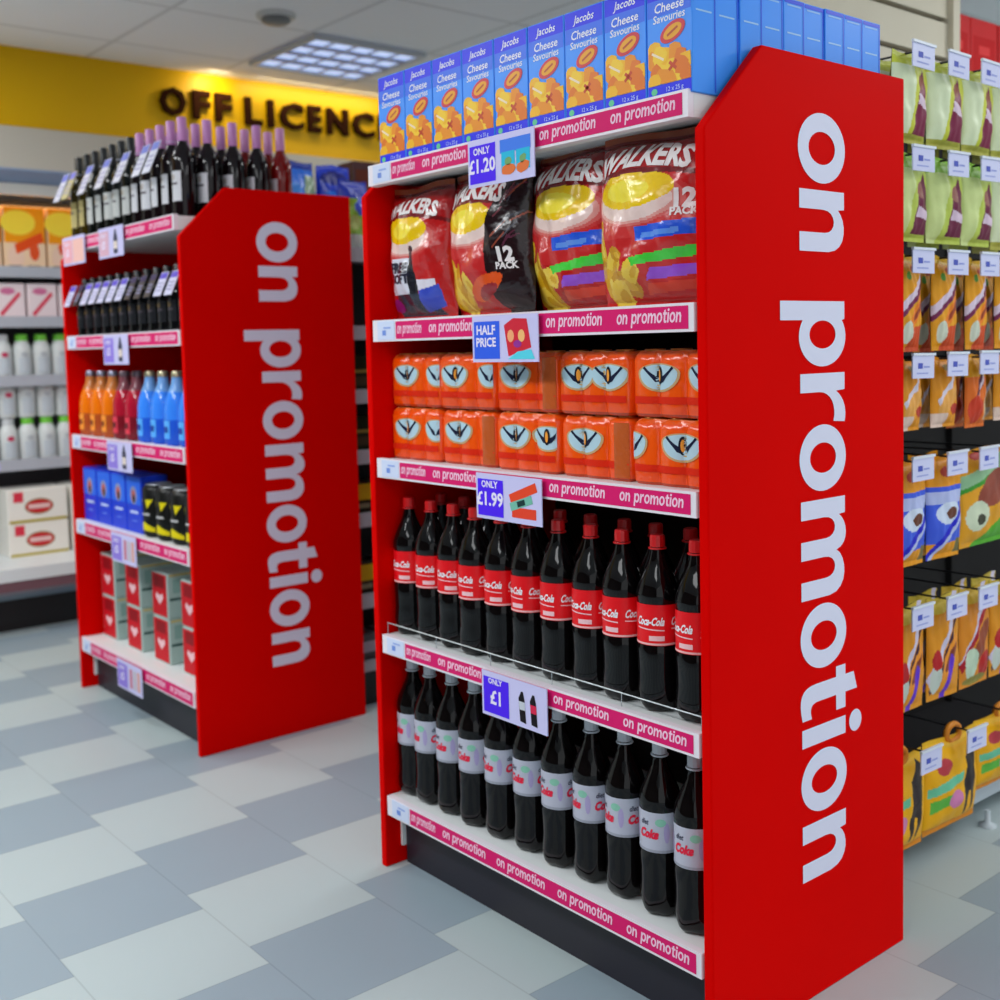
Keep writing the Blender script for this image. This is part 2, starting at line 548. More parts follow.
def promo_bay(yl, tops, bots, label, first_gap):
    """gondola; local x to the viewer's right along the shelves, y into its depth; yl = world y of its left outer face"""
    t = thing('promotion_bay', (GX, yl, 0), FACE)
    tag(t, label, 'display bay')
    prof = [(0, 0), (.631, 0), (.631, 1.829), (.1617, 1.829), (0, 1.668)]
    for x0, x1 in ((0, .022), (GW - .022, GW)):
        mb = MB(); mb.prism(prof, 'x', x0, x1, RED, 'panel_red')
        o = mb.build('side_panel', t)
        mv = o.modifiers.new('bevel', 'BEVEL'); mv.width = .003; mv.segments = 2
        if x0:
            mb = MB()
            M = lambda u, v, d: (GW + d, v, -u)
            for ch, z0, z1 in LETTERS:
                k = .1445; Wg = (z0 - z1) / k
                for outer, holes in glyph(ch, Wg, 8, .25):
                    f = lambda P: [(-z0 + a * k, 1.8215 - GX + b * k) for a, b in P]
                    mb.decal(f(outer), M, lin((226, 226, 246)), [f(h) for h in holes], d=.0012, mat='lettering')
            mb.build('lettering', o)
    mb = MB(); mb.box(.022, GW - .022, .6, .618, .0, 1.70, BLACK, 'black_paint'); mb.build('back_panel', t)
    mb = MB(); mb.box(.03, GW - .022, .058, .6, 0, bots[4] - .002, BLACK, 'plinth_dark'); mb.build('plinth', t)
    mb = MB(); mb.box(.0225, .030, .046, .057, .045, bots[4], WHITE, 'shelf_white'); mb.build('upright_foot', t)
    for i in range(5):
        zt, zb = tops[i], bots[i]
        mb = MB()
        x0, x1 = .026, GW - .026
        if i == 0: x1 = GW - .034
        mb.box(x0, x1, .014, .598, zt - .036, zt - .005, WHITE, 'shelf_white')
        if i == 0:
            mb.box(x0, x1, .014, .03, zb + .001, zt - .0362, WHITE, 'shelf_white')
            mb.box(x1 - .012, x1, .03, .59, zb + .001, zt - .0362, WHITE, 'shelf_white')
        sh = mb.build('shelf', t)
        mb = MB()
        mb.box(x0 + .012, x1, -.002, .0136, zb, zt, lin((240, 232, 240)), 'plastic')
        M = front(0, -.0022, 0)
        mb.decal(rect(.135, zb + .005, x1 - .012, zt - .005), M, PINK, d=.0004)
        hs = zt - zb
        n = 0
        xx = x1 - .02 - .168
        while xx > .0:
            if xx > .13:
                promo_small(mb, M, xx, zb + hs * .34, hs * .36, .160, lin((250, 205, 228)))
            else:
                f = .13 - xx
                if f < .12: promo_small(mb, M, .14, zb + hs * .34, hs * .36, .160 - f, lin((250, 205, 228)))
            xx -= .198
        # the white ticket at the left end, slightly proud of the strip
        mb.box(x0 + .034, .13, -.0035, -.0022, zb + .004, zt - .003, lin((214, 224, 250)), 'card')
        M2 = front(0, -.0035, 0)
        mb.decal(rect(x0 + .055, zb + .014, x0 + .07, zb + .026), M2, lin((120, 150, 225)))
        mb.decal(rect(x0 + .06, zb + .03, x0 + .09, zb + .034), M2, lin((150, 175, 235)))
        mb.build('edge_strip', sh)
    return t


NL = 2.378; FL = 4.489
NT = [1.738, 1.369, 1.035, .598, .190]; NB = [1.690, 1.318, .988, .553, .142]
FTOP = [1.740, 1.376, 1.0, .671, .208]; FB = [1.690, 1.326, .948, .619, .155]
near = promo_bay(NL, NT, NB, 'near red promotion bay with crisps, orange packs and cola on its shelves', 0)
far = promo_bay(FL, FTOP, FB, 'far red promotion bay with wine bottles on its top shelf', 0)
SHELF = lambda T, i: T[i] - .005


# price cards on the shelf edges
def price_card(bg, lines, pic, w=.212, h=.098):
    """lines: [(text, size, x, y)]; pic(mb, M) draws the picture half"""
    mb = MB()
    mb.box(-w / 2, w / 2, -.0012, .0012, -h, 0, lin((208, 204, 246)), 'card')
    M = front(-w / 2, -.0012, -h)
    mb.decal(rect(.006, .007, w * .43, h - .012), M, bg, d=.0005)
    for s, sz, x, y in lines:
        mb.text(s, M, sz, lin((240, 232, 255)), x * w, y * h, 'c', .03, d=.001)
    pic(mb, M, w, h)
    return mb


def pic_boxes(mb, M, w, h):
    mb.decal(rect(w * .50, h * .60, w * .95, h * .88), M, lin((70, 130, 240)), d=.0005)
    for k in (0, 1):
        mb.decal(rect(w * (.52 + .22 * k), h * .2, w * (.72 + .22 * k), h * .62), M, lin((40, 190, 225)), d=.0007)
        mb.decal(ell(w * (.62 + .22 * k), h * .25, w * .1, h * .12, 10, 0, .2, k), M, lin((235, 120, 60)), d=.0009)
        mb.decal(ell(w * (.62 + .22 * k), h * .42, w * .05, h * .09, 10, 0, .2, k), M, lin((120, 170, 110)), d=.0009)


def pic_crisps(mb, M, w, h):
    mb.decal([(w * .56, h * .12), (w * .50, h * .78), (w * .64, h * .92), (w * .84, h * .9), (w * .9, h * .3)], M, lin((215, 40, 60)), d=.0005)
    mb.decal(ell(w * .60, h * .55, w * .05, h * .13), M, lin((250, 170, 120)), d=.0008)
    mb.decal(ell(w * .76, h * .55, w * .05, h * .13), M, lin((250, 190, 120)), d=.0008)
    mb.decal(ell(w * .70, h * .38, w * .06, h * .08), M, lin((150, 50, 150)), d=.0008)
    mb.decal([(w * .55, h * .06), (w * .95, h * .06), (w * .9, h * .26), (w * .7, h * .22)], M, lin((90, 215, 235)), d=.0006)


def pic_pack(mb, M, w, h):
    mb.decal(band(w * .73, h * .66, w * .42, h * .2, .35), M, lin((238, 74, 40)), d=.0005)
    mb.decal(band(w * .70, h * .44, w * .34, h * .18, .3), M, lin((120, 190, 170)), d=.0006)
    mb.decal(band(w * .70, h * .44, w * .12, h * .12, .3), M, lin((30, 60, 60)), d=.0008)
    mb.decal(rect(w * .56, h * .12, w * .92, h * .34), M, lin((235, 70, 45)), d=.0005)


def pic_bottles(mb, M, w, h):
    for k, c in ((0, lin((200, 205, 215))), (1, lin((220, 40, 80)))):
        x = w * (.60 + .17 * k)
        mb.decal([(x, h * .12), (x + w * .09, h * .1), (x + w * .07, h * .62), (x + w * .05, h * .78), (x + w * .02, h * .78), (x - w * .02, h * .62)], M, lin((22, 14, 22)), d=.0005)
        mb.decal([(x - w * .005, h * .38), (x + w * .082, h * .38), (x + w * .075, h * .56), (x - w * .015, h * .56)], M, c, d=.0008)


def pic_wine(mb, M, w, h):
    mb.decal([(w * .62, h * .1), (w * .78, h * .1), (w * .78, h * .6), (w * .72, h * .9), (w * .68, h * .9), (w * .62, h * .6)], M, lin((70, 70, 90)), d=.0005)
    mb.decal(rect(w * .63, h * .25, w * .77, h * .5), M, lin((230, 215, 205)), d=.0008)


def pic_blank(mb, M, w, h):
    mb.decal(rect(w * .46, h * .07, w * .96, h * .88), M, lin((240, 190, 180)), d=.0005)  # pale pink panel, red light painted into the card


def pic_cans(mb, M, w, h):
    for k in range(3):
        mb.decal(rect(w * (.52 + .15 * k), h * .15, w * (.63 + .15 * k), h * .82), M, lin(((205, 130, 150), (200, 195, 205), (225, 170, 160))[k]), d=.0005)


def hang_card(mb, bay_left, x, ztop, label, group, dy=.012):
    o = mb.build('price_card', None, (GX - dy, bay_left - x, ztop), FACE)
    return tag(o, label, 'price card', group)


CX = .545
BLUEBG = lin((52, 98, 235))
G1 = 'price cards on the near bay'; G2 = 'price cards on the far bay'
hang_card(price_card(PURPLE, [('ONLY', .02, .22, .68), ('£1.20', .040, .22, .30)], pic_boxes), NL, CX, NT[0] - .004,
          'purple ONLY £1.20 card with snack boxes pictured, under the blue boxes', G1)
hang_card(price_card(BLUEBG, [('HALF', .027, .22, .60), ('PRICE', .026, .22, .34)], pic_crisps), NL, CX, NT[1] - .004,
          'blue HALF PRICE card with crisps pictured, below the crisp bags', G1)
hang_card(price_card(PURPLE, [('ONLY', .02, .22, .70), ('£1.99', .040, .22, .31)], pic_pack), NL, CX, NT[2] - .006,
          'purple ONLY £1.99 card with an orange pack pictured, below the orange packs', G1)
hang_card(price_card(PURPLE, [('ONLY', .017, .22, .74), ('£1', .042, .22, .30)], pic_bottles), NL, CX + .003, NT[3] - .002,
          'purple £1 card with two bottles pictured, between the cola shelves', G1)
LIL = lin((150, 128, 225))
for k, (i, x, bg, pic, lab) in enumerate((
        (0, .185, lin((236, 170, 180)), pic_blank, 'price card with painted pink light at the left end of the wine shelf'),  # pink ground is reddish light put into the card colour
        (0, .545, lin((220, 176, 196)), pic_wine, 'lilac price card in the middle of the wine shelf edge'),  # pinker than the lower cards, red light painted in
        (1, .545, LIL, pic_wine, 'lilac price card under the row of dark bottles'),
        (2, .535, LIL, pic_wine, 'lilac price card under the orange, red and blue bottles'),
        (3, .535, LIL, pic_cans, 'lilac price card under the blue boxes and yellow cans'),
        (4, .535, LIL, pic_cans, 'lilac price card on the lowest edge, over the dark plinth'))):
    hang_card(price_card(bg, [('ONLY', .02, .22, .68), ('£5', .036, .22, .32)], pic, .222, .104), FL, x, FTOP[i] - (.004 if i else -.004), lab, G2)


# ------------------------------------------------------------------ blue snack boxes on the near top shelf
def snack_box():
    w, d, h = .1055, .0645, .205
    mb = MB()
    LB = lin((60, 150, 255))
    mb.box(-w / 2, w / 2, -d / 2, d / 2, 0, h, LB, 'card', .0012)
    M = front(-w / 2, -d / 2, 0)
    B = lin((18, 34, 238))
    e = .0012
    mb.decal(rect(e * 2, h * .84, w - e * 2, h - e * 2), M, B, mat='card', d=.0004)
    mb.decal(rect(e * 2, h * .70, w - e * 2, h * .84), M, lin((46, 108, 240)), mat='card', d=.0004)
    mb.decal(rect(e * 2, e * 2, w - e * 2, h * .115), M, B, mat='card', d=.0004)
    mb.text('Jacobs', M, .021, WHITE, w * .5, h * .875, 'c', .01, .25, d=.0009, mat='card')
    mb.text('Cheese', M, .023, WHITE, w * .5, h * .73, 'c', .012, .15, d=.0009, mat='card')
    mb.text('Savouries', M, .0195, WHITE, w * .5, h * .645, 'c', .01, .1, d=.0009, mat='card')
    for k, (a, b) in enumerate(((.15, .42), (.12, .33), (.3, .30), (.22, .22), (.45, .34), (.62, .36), (.55, .25), (.75, .32), (.88, .27), (.35, .18), (.7, .19), (.87, .17), (.15, .15), (.5, .14), (.30, .37), (.76, .24))):
        c = ((250, 186, 14), (240, 146, 10), (252, 204, 40), (232, 118, 14))[k % 4]
        mb.decal([(min(max(x, .003), w - .003), min(max(y, h * .118), h)) for x, y in ell(w * a, h * b, w * .165, h * .078, 9, k, .2, k)], M, lin(c), mat='card', d=.0006 + k * .00003)
    mb.decal(band(w * .58, h * .26, w * .22, h * .03, .7), M, lin((206, 66, 20)), mat='card', d=.0013)
    mb.decal(band(w * .58, h * .26, w * .2, h * .03, -.7), M, lin((206, 66, 20)), mat='card', d=.0013)
    mb.decal(band(w * .25, h * .36, w * .3, h * .02, -.5), M, lin((250, 226, 196)), mat='card', d=.0013)
    mb.decal(ell(w * .58, h * .545, w * .29, h * .082, 18, .35), M, lin((214, 44, 60)), mat='card', d=.0009)
    mb.decal(ell(w * .58, h * .545, w * .21, h * .054, 18, .35), M, lin((240, 168, 20)), mat='card', d=.0012)
    mb.decal(band(w * .58, h * .545, w * .26, h * .02, .45), M, lin((190, 60, 20)), mat='card', d=.0014)
    mb.text('12 x 25 g', M, .011, lin((190, 205, 255)), w * .62, h * .05, 'c', .01, d=.0009, mat='card')
    mb.decal(ell(w * .16, h * .065, w * .07, h * .03, 10), M, lin((96, 206, 150)), mat='card', d=.0008)
    # right hand side: plain blue with a dark edge and small white lines of print
    Ms = flat_map((w / 2, -d / 2, 0), (0, 1, 0), (0, 0, 1), (1, 0, 0))
    mb.decal(rect(d * .9, .004, d - e * 2, h - .004), Ms, lin((30, 92, 226)), mat='card', d=.0004)
    mb.decal(rect(d * .15, h * .68, d * .8, h * .695), Ms, lin((160, 205, 250)), mat='card', d=.0005)
    mb.decal(rect(d * .15, h * .93, d * .8, h * .945), Ms, lin((140, 190, 250)), mat='card', d=.0005)
    mb.decal(rect(e * 2, h * .955, d - e * 2, h - e * 2), Ms, lin((30, 70, 226)), mat='card', d=.0005)
    return mb.build('snack_box')


box0 = snack_box()
zt = SHELF(NT, 0)
for k in range(9):
    y = 2.300 - (k + .5) * .1076
    x = GX + .038
    put(box0, x, y, zt, FACE + R((.4, -.3, .2, 0, -.4, .3, .1, -.2, 0)[k]),
        'blue snack box in the front row of the near bay top, %s from the left' % ORD[k], 'box', 'blue snack boxes on the near bay')
y8 = 2.300 - 8.5 * .1076
for k in range(1, 9):
    put(box0, GX + .038 + .065 * k, y8 + (.002, -.001, .001, 0, .002, -.001, 0, .001)[k - 1], zt, FACE,
        'blue snack box seen end on, %s behind the front box by the red panel' % ORD[k - 1], 'box', 'blue snack boxes on the near bay')


# ------------------------------------------------------------------ painted bags
def inside(poly, u, v):
    r = False; j = len(poly) - 1
    for i in range(len(poly)):
        if (poly[i][1] > v) != (poly[j][1] > v) and u < (poly[j][0] - poly[i][0]) * (v - poly[i][1]) / (poly[j][1] - poly[i][1]) + poly[i][0]: r = not r
        j = i
    return r


def art(base, layers):
    L = [(p, lin(c)) for p, c in layers]; b = lin(base)

    def f(u, v):
        c = b
        for p, q in L:
            if (inside(p, u, v) if isinstance(p, list) else p(u, v)): c = q
        return c
    return f


def bag(name, w, h, d, paint, nx, ny, mat='film', back=(150, 20, 20), wr=.004, seed=0, texts=(), crimp=.05, power=.55, parent=None):
    rnd = random.Random(seed); ph = [rnd.uniform(0, 6) for _ in range(6)]
    mb = MB()

    def surf(u, v, dd=0):
        a = max(0, 1 - (2 * u - 1) ** 2) ** power
        vv = min(1, max(0, (v - crimp) / (1 - 2 * crimp)))
        b = max(0, 1 - abs(2 * vv - 1) ** 3) ** .7
        t = d / 2 * a * b
        wk = wr * (math.sin(9 * u + 13 * v + ph[0]) + .7 * math.sin(23 * v - 11 * u + ph[1]) + .5 * math.sin(31 * u + 7 * v + ph[2])) * a * (.3 + .7 * b)
        pinch = 1 - .05 * a * 0 - .035 * b * (1 - abs(2 * u - 1))
        x = (u - .5) * w * (1 + .02 * math.sin(7 * v + ph[3]) - .03 * (1 - b))
        return (x, -t - wk - dd - .0008, v * h + .004 * math.sin(6 * u + ph[4]) * (v > .5) * (1 - b))
    pts = [surf(i / nx, j / ny) for j in range(ny + 1) for i in range(nx + 1)]
    fs = []; cs = []
    for j in range(ny):
        for i in range(nx):
            k = j * (nx + 1) + i
            fs.append((k, k + 1, k + nx + 2, k + nx + 1)); cs.append(paint((i + .5) / nx, (j + .5) / ny))
    mb.add(pts, fs, cs, mat, True)
    bx, by = 8, 8
    pts = []
    for j in range(by + 1):
        for i in range(bx + 1):
            p = surf(i / bx, j / by); pts.append((p[0], -p[1] * .9, p[2]))
    mb.add(pts, [(j * (bx + 1) + i, (j + 1) * (bx + 1) + i, (j + 1) * (bx + 1) + i + 1, j * (bx + 1) + i + 1) for j in range(by) for i in range(bx)], lin(back), mat, True)
    for t in texts:
        s, sz, u, v, c = t[:5]; kw = t[5] if len(t) > 5 else {}
        M = lambda a, b, dd: surf(min(1, max(0, a / w)), min(1, max(0, b / h)), dd + .0016)
        sx = kw.get('sx', 1)
        if 'fit' in kw:
            _, x0, x1 = font_tris(s, kw.get('bold', .04)); sx = kw['fit'] * w / ((x1 - x0) * sz)
        mb.text(s, M, sz, lin(c), u * w, v * h, kw.get('align', 'c'), kw.get('bold', .04), kw.get('shear', 0), sx, mat, .0, kw.get('arch', 0), .008)
    return mb.build(name, parent)


E_ = lambda *a, **k: ell(*a, **k)
RD = (196, 28, 30)


def crisp_layers(right_dark=False, stripes=True, crisps=True, sun=.5, seed=0):
    """red bag: dark top, sun under an arched dark band, pale glow below it, crisps and coloured stripes at the foot"""
    def glow(u, v):
        return ((u - sun) / .46) ** 2 + ((v - .60) / .15) ** 2
    def arc(u): return .705 + .05 * (1 - ((u - sun) / .5) ** 2)
    L = [(lambda u, v: v > .86, (150, 18, 20)), (lambda u, v: v > .93, (112, 12, 16)), (lambda u, v: v > .965, (150, 70, 40)),
         (lambda u, v: .30 < v < .62 and abs(u - sun) < .36, (204, 40, 42)), (lambda u, v: .40 < v < .60 and abs(u - sun) < .27, (212, 56, 56))]
    for k, t in enumerate((1.0, .82, .66, .52)):
        L.append(((lambda u, v, t=t: glow(u, v) < t and v < arc(u)), ((208, 60, 60), (220, 104, 100), (232, 160, 152), (244, 214, 206))[k]))
    L += [(lambda u, v: ((u - sun) / .34) ** 2 + ((v - .665) / .105) ** 2 < 1 and v < arc(u), (248, 204, 16)),
          (lambda u, v: ((u - sun + .03) / .2) ** 2 + ((v - .66) / .06) ** 2 < 1, (255, 232, 70)),
          (lambda u, v: arc(u) < v < arc(u) + .03, (120, 12, 20)),
          (lambda u, v: arc(u) + .03 < v < .86, (172, 18, 24))]
    if right_dark:
        L += [([(.66, .22), (.70, 0), (1, 0), (1, 1), (.84, 1), (.74, .72), (.64, .5)], (34, 12, 18))]
        rnd = random.Random(3)
        for k in range(16):
            L.append((band(rnd.uniform(.74, .95), rnd.uniform(.48, .84), rnd.uniform(.05, .16), .012, rnd.uniform(.2, 1.2)), ((120, 60, 70), (90, 40, 60), (150, 70, 50), (70, 70, 80))[k % 4]))
    if crisps:
        for k, (a, b, r) in enumerate(((.10, .36, .10), (.07, .24, .12), (.22, .25, .12), (.15, .13, .14), (.31, .15, .13), (.40, .22, .09), (.08, .46, .06), (.27, .32, .07), (.20, .09, .12))):
            L.append((E_(a, b, r, r * .62, 12, rot=k + seed, wob=.15, seed=k), ((228, 176, 30), (206, 150, 26), (240, 204, 70))[k % 3]))
            L.append((E_(a + .02, b - .01, r * .5, r * .25, 10, rot=k + seed), ((244, 212, 90), (228, 180, 50), (220, 170, 40))[k % 3]))
    if stripes:
        L += [([(.46, .375), (1, .40), (1, .485), (.46, .455)], (40, 92, 226)), ([(.50, .39), (.8, .405), (.8, .435), (.52, .42)], (96, 150, 240)), ([(.42, .245), (1, .285), (1, .35), (.40, .29)], (72, 214, 66)),
              ([(.50, .16), (1, .185), (1, .245), (.56, .225)], (156, 80, 220)), ([(.44, .08), (1, .11), (1, .16), (.5, .14)], (222, 62, 36))]
    return L


wt = (244, 236, 236)
zt = SHELF(NT, 1)
G = 'crisp multipacks on the near bay'
bL = [(lambda u, v: .22 < v < .30 and .1 < u < .85, (226, 222, 236)), ([(.12, .20), (.5, .2), (.5, .46), (.22, .46)], (224, 224, 238)), ([(.48, .12), (.62, .12), (.58, .5), (.5, .5)], (30, 30, 40)),
      ([(.1, .04), (.85, .04), (.75, .2), (.2, .2)], (44, 50, 66)), ([(.6, .06), (.9, .1), (.88, .26), (.62, .22)], (60, 80, 200)), (E_(.14, .12, .1, .05), (150, 30, 120)), (E_(.55, .52, .05, .03), (40, 40, 50))]
b1 = bag('crisp_bag', .225, .325, .12, art(RD, crisp_layers(False, False, False, .42) + bL), 100, 130, seed=1,
         texts=[('WALKERS', .046, .47, .79, wt, {'fit': .80, 'shear': .1, 'arch': 2.0}), ('FREE', .032, .34, .36, (40, 40, 60), {'bold': .06}), ('SOFT', .03, .36, .28, (40, 40, 60), {'bold': .05})])
put(b1, 1.645, 2.243, zt, FACE + R(4), 'red crisp multipack with a white offer panel, at the left red panel', 'crisps', G)
b2 = bag('crisp_bag', .285, .335, .14, art(RD, crisp_layers(True, False, True, .40) + [(E_(.6, .20, .22, .07, 14, rot=.3), (226, 84, 30)), (E_(.62, .17, .14, .04, 14, rot=.3), (150, 30, 40))]), 120, 140, seed=2,
         texts=[('WALKERS', .056, .44, .785, wt, {'fit': .74, 'shear': .1, 'arch': 1.4}), ('12', .042, .85, .36, wt, {'bold': .05}), ('PACK', .02, .85, .31, wt)])
put(b2, 1.660, 2.0, zt, FACE + R(-3), 'red crisp multipack with a black right side reading 12 PACK', 'crisps', G)
b3 = bag('crisp_bag', .275, .345, .14, art((188, 22, 26), crisp_layers(False, True, True, .52, 1)), 120, 140, seed=3,
         texts=[('WALKERS', .058, .5, .79, wt, {'fit': .82, 'shear': .1, 'arch': 1.2})])
put(b3, 1.69, 1.755, zt, FACE + R(-4), 'red crisp multipack with coloured stripes, standing behind the rightmost crisp bag', 'crisps', G)
b4 = bag('crisp_bag', .29, .335, .15, art((204, 30, 32), crisp_layers(False, True, True, .42, 2)), 120, 140, seed=4,
         texts=[('WALKERS', .058, .45, .80, wt, {'fit': .80, 'shear': .16, 'arch': 1.2}), ('12', .046, .83, .545, wt, {'bold': .05}), ('PACK', .02, .83, .50, wt)])
put(b4, 1.655, 1.492, zt, FACE + R(3), 'red crisp multipack with coloured stripes and white 12, beside the right red panel', 'crisps', G)


# ------------------------------------------------------------------ shrink wrapped orange packs
def orange_pack(emb, clear):
    t = thing('drink_pack')
    w, d, h = .198, .135, .126
    OR = lin((250, 80, 4)); n = 3; r = w / n / 2
    mb = MB()

    def ring(z, inset):
        out = []
        seg = 10
        for k in range(n):
            for i in range(seg):
                a = PI + PI * i / seg
                out.append((-w / 2 + r * (2 * k + 1) + (r - inset) * math.cos(a), -d / 2 + r * .36 + (r * .36 - inset) * math.sin(a), z))
        for k in reversed(range(n)):
            for i in range(seg):
                a = PI * i / seg
                out.append((-w / 2 + r * (2 * k + 1) + (r - inset) * math.cos(a), d / 2 - r * .36 + (r * .36 - inset) * math.sin(a), z))
        return out
    z0 = [(0, .006), (.006, .001), (h * .25, 0), (h * .26, .0), (h * .85, 0), (h * .93, .004), (h * .985, .013), (h, .018)]
    cols = [lin((190, 60, 20)), OR, OR, lin((252, 88, 6)), OR, lin((246, 92, 20)), lin((232, 110, 46))]
    mb.loft([ring(z, i) for z, i in z0], cols, 'film', True)

    def M(u, v, dd):
        k = min(n - 1, max(0, int((u + w / 2) / (2 * r)))); c = -w / 2 + r * (2 * k + 1)
        s = max(0.0, 1 - ((u - c) / r) ** 2) ** .5
        return (u, -d / 2 + r * .36 - r * .36 * s - .0012 - dd, v)
    body = mb.build('wrap', t)
    mb = MB()
    mb.decal(rect(-w / 2 + .006, h * .20, w / 2 - .006, h * .31), M, lin((222, 40, 10)), d=.0002, sub=.012)
    for cx in emb:
        part = abs(cx) > .078
        rx = .046 if not part else .036
        cl = lambda P: [(min(w / 2 - .002, max(-w / 2 + .002, x)), y) for x, y in P]
        bowl = [(cx + rx * math.cos(a), h * .66 + h * (.25 if math.sin(a) < 0 else .13) * math.sin(a)) for a in [2 * PI * i / 26 for i in range(26)]]
        bowl2 = [(cx + (x - cx) * 1.12, h * .65 + (y - h * .65) * 1.14) for x, y in bowl]
        mb.decal(cl(bowl2), M, lin((206, 170, 120)), d=.0004, sub=.01)
        mb.decal(cl(bowl), M, lin((182, 214, 228)), d=.0008, sub=.01)
        for sg in (-1, 1):
            wing = [(0, .50), (.012, .53), (.020, .60), (.038, .735), (.034, .765), (.026, .70), (.016, .645), (.006, .60)]
            mb.decal(cl([(cx + sg * x * rx / .046, h * y) for x, y in wing]), M, lin((22, 30, 60)), d=.0014, sub=.012)
        if not part:
            mb.decal(ell(cx, h * .625, .0085, h * .14, 14), M, lin((22, 24, 40)), d=.0019, sub=.005)
            mb.decal(ell(cx, h * .625, .0042, h * .095, 10), M, lin((246, 160, 60)), d=.0026, sub=.004)
    mb.build('emblem', t)
    if clear:
        mb = MB()
        mb.decal(rect(w / 2 - 2 * r + .026, h * .06, w / 2 - .004, h * .92), M, lin((196, 92, 40)), d=.0004, sub=.012, mat='film')
        mb.build('clear_film_end', t)
    for k in range(n):
        mb = MB(); mb.lathe([(.020, h - .001), (.021, h + .003), (.018, h + .002), (.017, h)], lin((196, 120, 60)), 'steel', 12, -w / 2 + r * (2 * k + 1), -d / 2 + r)
        mb.build('can_rim', t)
    return t


zt = SHELF(NT, 2)
pY = [2.256, 2.054, 1.850, 1.643, 1.443]
EMB = [[((-.03, .092), 0), ((-.035, .09), 0), ((-.03,), 1), ((-.038, .05), 0), ((-.028, .082), 0)],
       [((-.025, .088), 0), ((-.03,), 1), ((-.03, .075), 0), ((-.025,), 1), ((-.095, .03), 0)]]
for row in (1, 0):
    for k in range(5):
        e, c = EMB[1 - row][k]
        p = orange_pack(e, c)
        put(p, GX + .05 + .0675 + (.004 if (k + row) % 2 else 0), pY[k] - (.006 if k == 4 else 0), zt + row * .1295, FACE,
            'orange wrapped drink pack in the %s layer, %s from the left' % (('lower', 'upper')[row], ORD[k]), 'drink pack', 'orange drink packs on the near bay')


# ------------------------------------------------------------------ cola bottles
def cola_bottle(cap, lab, kind):
    t = thing('cola_bottle')
    H, Rr = .342, .0425
    prof = [(.0, .55), (.012, .80), (.035, .93), (.07, .99), (.12, 1), (.2, .95), (.28, .96), (.36, .985), (.375, .955), (.625, .955), (.64, .99), (.68, .97), (.72, .88), (.765, .73), (.81, .55), (.855, .40), (.90, .315), (.93, .30)]
    mb = MB()
    seg = 40; rings = []
    for f, r in prof:
        ring = []
        for j in range(seg):
            a = 2 * PI * j / seg
            k = 1.0
            if f < .1: k = 1 - .16 * (1 - f / .1) * (.5 + .5 * math.cos(5 * a))
            elif .69 < f < .86: k = 1 - .02 * (.5 + .5 * math.cos(8 * a))
            ring.append((Rr * r * k * math.cos(a), Rr * r * k * math.sin(a), H * f))
        rings.append(ring)
    mb.loft(rings, lin((10, 7, 8)), 'glass_dark', True)
    mb.build('bottle', t)
    mb = MB()
    z0, z1, rl = H * .385, H * .615, Rr * .972
    mb.lathe([(rl, z0), (rl, z1)], lab, 'card', 30, cap=False)
    M = lambda u, v, d: ((rl + d) * math.sin(u / rl), -(rl + d) * math.cos(u / rl), v)
    hh = z1 - z0
    if kind == 'red':
        mb.decal(rect(-.12, z0 + .001, .12, z0 + hh * .06), M, lin((250, 190, 190)), d=.0003, sub=.01)
        for q in (-.072, .0, .072):
            mb.text('Coca-Cola', M, .0215, WHITE, q, z0 + hh * .50, 'c', .035, .28, .62, 'card', .0005)
            mb.decal([(q - .028, z0 + hh * .40), (q + .03, z0 + hh * .36), (q + .03, z0 + hh * .39), (q - .028, z0 + hh * .43)], M, lin((250, 200, 205)), d=.0005, sub=.01)
            mb.decal(rect(q + .0, z0 + hh * .12, q + .03, z0 + hh * .24), M, lin((250, 200, 205)), d=.0005, sub=.01)
    else:
        for q in (-.072, .0, .072):
            mb.text('Coke', M, .024, lin((232, 30, 66)), q - .004, z0 + hh * .36, 'c', .06, .25, .78, 'card', .0006)
            mb.text('diet', M, .015, lin((70, 70, 90)), q - .012, z0 + hh * .68, 'c', .02, .2, .8, 'card', .0005)
            mb.decal(ell(q + .022, z0 + hh * .76, .011, hh * .1, 12), M, lin((140, 200, 176)), d=.0004, sub=.01)
            mb.decal(ell(q + .034, z0 + hh * .5, .006, hh * .26, 12), M, lin((176, 164, 206)), d=.0004, sub=.01)
        mb.decal(rect(-.13, z0 + .001, .13, z0 + hh * .07), M, lin((160, 164, 178)), d=.0003, sub=.01)
    mb.build('label_wrap', t)
    mb = MB()
    s = 24; rc = Rr * .335
    rings = []
    for z, k in ((.925, .98), (.93, 1), (.975, 1), (.988, .94), (.992, .8)):
        rings.append([(rc * k * (1 + (.04 if j % 2 else 0)) * math.cos(2 * PI * j / s), rc * k * (1 + (.04 if j % 2 else 0)) * math.sin(2 * PI * j / s), H * z) for j in range(s)])
    mb.loft(rings, cap, 'plastic')
    mb.lathe([(Rr * .40, H * .912), (Rr * .42, H * .916), (Rr * .40, H * .921)], cap, 'plastic', 20)
    mb.build('bottle_cap', t)
    return t


